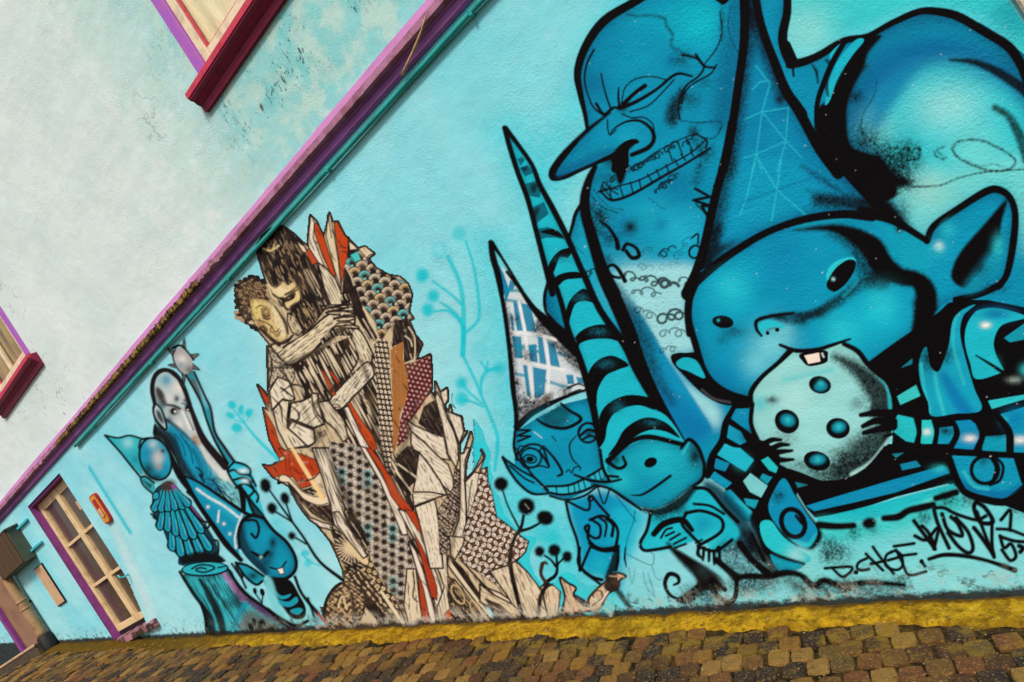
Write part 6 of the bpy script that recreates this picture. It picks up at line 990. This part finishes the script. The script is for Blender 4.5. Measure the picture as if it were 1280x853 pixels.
for j in range(len(uz) - 1):
    for i in range(nx - 1):
        cx, cz = (ux[i] + ux[i+1])/2, (uz[j] + uz[j+1])/2
        if not any(o[0] < cx < o[1] and o[2] < cz < o[3] for o in OPN): F.append((j*nx + i, j*nx + i + 1, (j + 1)*nx + i + 1, (j + 1)*nx + i))
n0 = len(V); V += [(U0, 0, Z0), (U1, 0, Z0), (U1, 0, Z1), (U0, 0, Z1), (U0, .5, Z0), (U1, .5, Z0), (U1, .5, Z1), (U0, .5, Z1)]
F += [(n0 + a, n0 + b, n0 + c, n0 + d) for a, b, c, d in ((1, 5, 6, 2), (0, 3, 7, 4), (3, 2, 6, 7), (4, 7, 6, 5), (0, 4, 5, 1))]
under(obj('wall', V, F, M_WALL), house)
def reveal(name, o, d, mat, parent):
    x0, x1, z0, z1 = o; V = [(x, y, z) for y in (-.001, d) for x, z in ((x0, z0), (x1, z0), (x1, z1), (x0, z1))]
    return under(obj(name, V, [(i, 4 + i, 4 + (i + 1) % 4, (i + 1) % 4) for i in range(4)], mat), parent)
def part(name, x0, x1, y0, y1, z0, z1, mat, parent, bev=.004): return under(box(name, x0, x1, y0, y1, z0, z1, mat, None, bev), parent)
# corner pilaster at the right end
under(box('corner_pilaster', 2.975, 3.3, -.035, .5, -1.6, 8.6, M_PILL, None, .01), house)
# ledge and pipe
nj = np.random.default_rng(9); st = np.concatenate([np.linspace(-18, -8, 40), np.linspace(-7.95, 2.97, 420)]); rag = {float(u): (nj.normal(0, .004), nj.normal(0, .007)) for u in st}
lip = lambda u, i: (rag[float(u)][0]*(.7 if u < -1.6 else .12), rag[float(u)][1]*((.75 if i in (1, 2) else .3) if -7 < u < -1.6 else .12))
fst = [float(u) for u in st]
ledge = under(extrude('ledge', [(.02, 4.082), (-.046, 4.08), (-.074, 4.024), (-.05, 4.0), (.02, 3.998)], fst, M_PINK, None, lambda u, i: (.002*math.sin(u*9 + i), .005*math.sin(u*1.7 + i) if i < 2 else 0)), house)
under(extrude('drip_edge', [(-.04, 4.02), (-.079, 4.026), (-.08, 3.984), (-.05, 3.97), (-.04, 3.99)], fst, M_DRIP, None, lip), ledge)
under(extrude('fascia_board', [(.02, 4.001), (-.046, 4.001), (-.044, 3.962), (-.03, 3.95), (-.03, 3.912), (-.018, 3.896), (.02, 3.896)], list(np.linspace(-18, 2.97, 30)), M_PURPLE), ledge)
pp = [(u, -.026 + .002*math.sin(u*3), 3.842 + .003*math.sin(u*1.3)) for u in np.linspace(-5.8, 2.97, 60)]
pipe = tag(tube('conduit_pipe', pp, .017, M_PIPE), 'thin teal pipe running along the wall just below the purple ledge', 'pipe')
for u in (-5.2, -3.6, -2.0, -.5, 1.0, 2.4): bmobj('clip', boxbm(u - .012, u + .012, -.046, .004, 3.82, 3.864, .006), M_PIPE, pipe)
tw = [onwall(x, y, -.1) for x, y in ((531, 20), (524, 40), (514, 62), (505, 78), (497, 94))]
tag(tube('loose_twig', [(u, -.093 + .01*k, z) for k, (u, z) in enumerate(tw)], [.004, .006, .009, .007, .011], M_TWIG, None, 6), 'straw coloured splinter dangling over the purple ledge', 'twig')
# windows
def pane(x0, x1, y, z0, z1, parent): return under(obj('pane', [(x0, y, z0), (x1, y, z0), (x1, y, z1), (x0, y, z1)], [(0, 1, 2, 3)], M_GLASS), parent)
def sill(win, zt, parent):
    x0, x1 = win[0] - .13, win[1] + .13; s = under(extrude('sill', [(.02, zt - .01), (-.098, zt - .012), (-.1, zt - .062), (-.072, zt - .075), (-.06, zt - .1), (-.035, zt - .118), (-.03, zt - .168), (.02, zt - .168)], [x0, (x0 + x1)/2, x1], M_CRIM), parent)
    under(extrude('sill_nosing', [(-.06, zt + .0), (-.106, zt - .004), (-.107, zt - .046), (-.09, zt - .052), (-.06, zt - .012)], list(np.linspace(x0 - .003, x1 + .003, 12)), M_CRIMTOP), s)
def window(o, back, label):
    x0, x1, z0, z1 = o; wn = tag(empty('window'), label); under(wn, house)
    reveal('reveal', o, .16, M_LILAC, wn); f = .105
    cs = part('casing', x0 + .0, x0 + f, -.012, .03, z0, z1, M_LILAC, wn); part('casing', x1 - f, x1, -.012, .03, z0, z1, M_LILAC, wn); part('casing', x0 + f, x1 - f, -.012, .03, z1 - f, z1, M_LILAC, wn); part('casing', x0 + f, x1 - f, -.004, .03, z0, z0 + .05, M_LILAC, wn)
    a0, a1, b0, b1 = x0 + f, x1 - f, z0 + .05, z1 - f; g = .075
    part('sash', a0, a0 + g, .012, .055, b0, b1, M_CREAM2, wn); part('sash', a1 - g, a1, .012, .055, b0, b1, M_CREAM2, wn); part('sash', a0 + g, a1 - g, .012, .055, b0, b0 + g, M_CREAM2, wn); part('sash', a0 + g, a1 - g, .012, .055, b1 - g, b1, M_CREAM2, wn); m = (a0 + a1)/2; part('mullion', m - .03, m + .03, .014, .052, b0 + g, b1 - g, M_CREAM2, wn)
    part('glazing_bead', a0 + g, a0 + g + .02, .03, .05, b0 + g, b1 - g, M_CRIMTOP, wn, .002); part('glazing_bead', a0 + g + .02, m - .03, .03, .05, b0 + g, b0 + g + .018, M_CRIMTOP, wn, .002); part('glazing_bead', m + .03, a1 - g, .03, .05, b0 + g, b0 + g + .018, M_CRIMTOP, wn, .002)
    for q0, q1 in ((a0 + g, m - .03), (m + .03, a1 - g)): pane(q0 - .01, q1 + .01, .038, b0 + g - .01, b1 - g + .01, wn)
    V = []; us_ = np.linspace(x0, x1, 40); F = []
    for k, u in enumerate(us_): V += [(u, .075 + .008*math.sin(u*38) + .004*math.sin(u*91), z0), (u, .075 + .008*math.sin(u*38 + .4), z1)]
    for k in range(39): F.append((2*k, 2*k + 2, 2*k + 3, 2*k + 1))
    under(obj('curtain', V, F, back, None, True), wn); sill(o, z0 - .02, wn); return wn  # cloth curtain in one window, sheet coloured as a glass reflection in the other
window(WIN1, M_CURT, 'upper window with cream curtain, lilac casing and crimson sill above the mural'); window(WIN2, M_OLIVE, 'upper window with olive painted reflection and crimson sill above the glazed door')
# glazed door
dr = tag(empty('door'), 'narrow cream glazed door with eight panes in a purple recess'); under(dr, house)
reveal('jamb', DOOR, .2, M_JAMB, dr); x0, x1, z0, z1 = DOOR; DY = .105
part('lintel_shadow_board', x0 + .002, x1 - .002, .02, .2, z1 - .035, z1 - .002, M_JAMB, dr, .002)
xs = [x0 + .004, x0 + .09, -7.27, -7.15, x1 - .09, x1 - .004]; zb, zt = z0 + .09, z1 - .04
for a, b, n_ in ((xs[0], xs[1], 'stile'), (xs[2], xs[3], 'centre_stile'), (xs[4], xs[5], 'stile')): part(n_, a, b, DY - .012, DY + .04, zb, zt, M_CREAM, dr)
rows = [zb, zb + .085, 2.415, 2.455, 3.035, 3.075, zt - .11, zt]
for a, b in ((xs[1], xs[2]), (xs[3], xs[4])):
    part('top_rail', a, b, DY, DY + .04, rows[6], rows[7], M_CREAM, dr); part('bottom_rail', a, b, DY, DY + .04, rows[0], rows[1], M_CREAM, dr)
    for r0, r1 in ((rows[2], rows[3]), (rows[4], rows[5])): part('muntin', a, b, DY - .004, DY + .038, r0, r1, M_CREAM, dr)
    for r0, r1 in ((rows[1], rows[2]), (rows[3], rows[4]), (rows[5], rows[6])): pane(a - .006, b + .006, DY + .02, r0 - .006, r1 + .006, dr)
part('inner_blind', x0, x1, DY + .032, DY + .05, z0, z1, M_BROWN, dr, .002); part('paper_notice', -6.93, -6.78, DY + .013, DY + .018, 3.3, 3.42, M_PLAQ, dr, 0)
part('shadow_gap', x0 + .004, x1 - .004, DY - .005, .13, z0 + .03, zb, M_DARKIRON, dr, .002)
th = under(extrude('threshold', [(.12, z0 + .03), (.0, z0 + .03), (-.045, z0 + .012), (-.05, z0 - .06), (.12, z0 - .06)], list(np.linspace(x0 - .05, x1 + .08, 40)), M_THR, None, lambda u, i: (.006*math.sin(u*37 + i) , .006*math.sin(u*23 + i*2))), dr)
# second doorway farther up the street
d2 = tag(empty('door'), 'plain tan door panel in a purple recess behind the downpipe'); under(d2, house)
reveal('jamb', DOOR2, .2, M_JAMB, d2); part('panel', DOOR2[0], DOOR2[1], .05, .09, DOOR2[2], DOOR2[3], M_TAN, d2); part('jamb_board', DOOR2[0] - .02, DOOR2[0] + .1, -.012, .05, DOOR2[2], DOOR2[3], M_JAMB, d2)
stp = tag(bmobj('doorstep', boxbm(-12.4, -9.62, -.24, .04, 1.9, 2.215, .012), M_STEP), 'long dark stone doorstep below the tan door', 'step'); bmobj('front_edge', boxbm(-12.4, -9.6, -.252, -.232, 2.19, 2.225, .006), M_PLAQ, stp)
# downpipe
dpz = np.linspace(2.25, 3.86, 24); dp = tag(empty('downpipe', (-9.55, -.1, 2.2)), 'stained cream downpipe with rusty collars and a black iron foot', 'downpipe'); bpy.context.view_layer.update()
under(tube('pipe', [(-9.56, -.1, z) for z in dpz], .068, M_DPIPE, None, 18), dp)
for z in (2.72, 2.84): under(tube('collar', [(-9.56, -.1, z - .018), (-9.56, -.1, z - .014), (-9.56, -.1, z + .014), (-9.56, -.1, z + .018)], [.07, .077, .077, .07], M_DPIPE, None, 18), dp)
under(tube('foot', [(-9.56, -.1, 1.93), (-9.56, -.1, 1.95), (-9.56, -.1, 2.25), (-9.56, -.1, 2.27)], [.09, .095, .095, .07], M_DARKIRON, None, 18), dp); under(box('wall_clamp', -9.575, -9.545, -.05, .01, 2.76, 2.79, M_DARKIRON), dp)
# cabinet on the wall, its brackets
cb = tag(empty('wall_cabinet', (-9., 0, 3.2)), 'grey green box with a boarded front fixed high beside the glazed door', 'cabinet'); bpy.context.view_layer.update()
under(box('body', -9.5, -8.48, -.15, .0, 3.21, 3.70, M_GREEN), cb); under(box('lid', -9.52, -8.455, -.175, .0, 3.70, 3.725, M_GREEN), cb)
for k in range(6): under(box('board', -9.495 + k*.168, -9.495 + k*.168 + .158, -.168 - .004*(k % 2), -.148, 3.215, 3.695, M_PLANK), cb)
for z in (3.65, 3.30): under(bmobj('bracket', boxbm(-8.49, -8.06, -.035, .002, z - .016, z + .016, .004), M_CYAN), cb)
# plaque, sign, hook
pl = tag(empty('notice_plaque', (-8.625, 0, 2.78)), 'beige upright plaque in a thin dark frame beside the glazed door', 'plaque'); bpy.context.view_layer.update()
under(box('frame', -8.79, -8.46, -.02, .0, 2.47, 3.09, M_DARKIRON), pl); under(box('face', -8.775, -8.475, -.026, -.008, 2.485, 3.075, M_PLAQ, None, .002), pl)
sg = tag(empty('door_sign', (-6.12, 0, 3.1)), 'small rounded yellow sign with a red rim on the turquoise wall', 'sign'); bpy.context.view_layer.update()
def rplate(name, x0, x1, y0, y1, z0, z1, r, mat, parent):
    P = []
    for cx, cz, a0 in ((x1 - r, z1 - r, 0), (x0 + r, z1 - r, 90), (x0 + r, z0 + r, 180), (x1 - r, z0 + r, 270)):
        for k in range(6): a = R(a0 + 18*k); P.append((cx + r*math.cos(a), cz + r*math.sin(a)))
    n = len(P); V = [(x, y1, z) for x, z in P] + [(x, y0, z) for x, z in P]; F = [(i, (i + 1) % n, n + (i + 1) % n, n + i) for i in range(n)] + [tuple(range(n, 2*n)), tuple(range(n - 1, -1, -1))]
    return under(obj(name, V, F, mat), parent)
rplate('rim', -6.215, -6.025, -.03, .0, 2.92, 3.3, .05, M_SIGNR, sg); rplate('face', -6.198, -6.042, -.034, -.01, 2.937, 3.283, .04, M_SIGNY, sg)
rplate('inner_panel', -6.165, -6.075, -.037, -.03, 3.0, 3.24, .02, M_SIGNR, sg); rplate('inner_face', -6.155, -6.085, -.04, -.03, 3.01, 3.12, .015, M_PLAQ, sg)
tag(tube('wall_hook', [(-6.47, .002, 2.3), (-6.47, -.07, 2.305), (-6.475, -.1, 2.325), (-6.48, -.1, 2.36)], .009, M_CYAN, None, 8), 'little turquoise hook on the wall right of the glazed door', 'hook')
# ---------------------------------------------------------------- mural sheets
# tiny scratches, streaks and stains that belong to the lower wall
figure('painted_stripe')
line(T1, [5, 9, 12, 8], "139 654 155 690 178 740 196 788", (206, 222, 222), .55, 5, mark=True, grain=.5)
def grow(F_, need):
    for _ in range(60):
        z = (F_ == 0) & need
        if not z.any(): break
        p = np.pad(F_, 1); best = np.maximum.reduce([p[:-2, 1:-1], p[2:, 1:-1], p[1:-1, :-2], p[1:-1, 2:]]); F_ = np.where(z, best, F_)
    return F_
need = COV > .012
FD = grow(FID.copy(), boxblur(need.astype(np.float32), 2) > 0); FD[(FD == 0) & (boxblur(need.astype(np.float32), 1) > 0)] = FIGS['sprayed_background']
jj, ii = np.mgrid[0:CH, 0:CW]; UU, ZZ = onwall(CX0 + ii + .5, CY0 + jj + .5); UU = UU.astype(np.float32); ZZ = ZZ.astype(np.float32)
quad_any = np.maximum.reduce([COV[:-1, :-1], COV[1:, :-1], COV[:-1, 1:], COV[1:, 1:]]) > .012
qid = np.where(quad_any, FD[:-1, :-1], 0); qid = np.where(quad_any & (qid == 0), FIGS['sprayed_background'], qid)
hgt = ZZ - (G0 + GX*np.maximum(UU, -9.45)); ok = (hgt[:-1, :-1] > -.05) & (ZZ[:-1, :-1] < 3.99) & (UU[:-1, :-1] < 2.96); qid = np.where(ok, qid, 0)
LABEL = {'sprayed_background': 'turquoise spray haze around the painted figures', 'bald_giant': 'painted bald giant with long nose and gritted teeth behind the gnomes', 'cookie_gnome': 'painted gnome with a huge pointed hat biting into a cookie', 'bitten_cookie': 'painted round pale cookie with four dark chips', 'check_hat_gnome': 'painted grinning gnome with a white checked hat and tie', 'striped_hat_gnome': 'painted long-nosed gnome with a tall striped hat',
         'ground_line': 'black sprayed ground line under the shoes', 'signature_letters': 'black signature letters under the floor bands', 'signature_scrawl': 'black looping graffiti scrawl with digits beside the signature', 'pale_blue_plant': 'tall pale turquoise branching plant beside the checked hat', 'painted_stripe': 'turquoise stripe and pale runoff streak beside the door', 'pale_blue_plant#2': 'pale turquoise seed head beside the mace bearer', 'pale_blue_plant#3': 'tiny pale turquoise sprig below the berry stems', 'black_berry_plant': 'black sprayed plants with round heads at the hem of the paper print', 'black_berry_plant#3': 'tiny black twin-headed sprig beside the tree stump', 'black_berry_plant#2': 'black sprayed stem with four berry heads beside the imp', 'mace_bearer': 'painted bald bearded man holding a spiked mace', 'feather_collar_gnome': 'painted small hooded figure in a feather collar on a tree stump', 'grinning_imp': 'painted buck-toothed imp with a long blue cap'}
for name, fid in FIGS.items():
    jq, iq = np.nonzero(qid == fid)
    if not len(jq): continue
    a = jq*CW + iq; Q = np.stack([a + CW, a + CW + 1, a + 1, a], 1); used, inv = np.unique(Q.ravel(), return_inverse=True)
    me = bpy.data.meshes.new(name); nv, nf = len(used), len(Q); co = np.empty((nv, 3), np.float32); yy = -.002 if name == 'pasted_paper_couple' else -.001
    co[:, 0] = UU.ravel()[used]; co[:, 1] = yy; co[:, 2] = ZZ.ravel()[used]
    me.vertices.add(nv); me.vertices.foreach_set('co', co.ravel()); me.loops.add(nf*4); me.loops.foreach_set('vertex_index', inv.astype(np.int32)); me.polygons.add(nf); me.polygons.foreach_set('loop_start', np.arange(0, nf*4, 4, dtype=np.int32)); me.update(calc_edges=True)
    at = me.attributes.new('paint', 'FLOAT_COLOR', 'POINT'); rgba = np.empty((nv, 4), np.float32); rgba[:, :3] = PAINT.reshape(-1, 3)[used]; rgba[:, 3] = COV.ravel()[used]; at.data.foreach_set('color', rgba.ravel())
    o = bpy.data.objects.new(name.split('#')[0], me); link(o)
    if name == 'pasted_paper_couple': me.materials.append(M_PAPER); tag(o, 'torn brown and orange paper print of an embracing couple pasted on the wall', 'paper print')
    else: me.materials.append(M_MURAL); under(o, house); o['label'] = LABEL[name]; o['kind'] = 'stuff' if name == 'sprayed_background' else ''
    if 'kind' in o.keys() and not o['kind']: del o['kind']
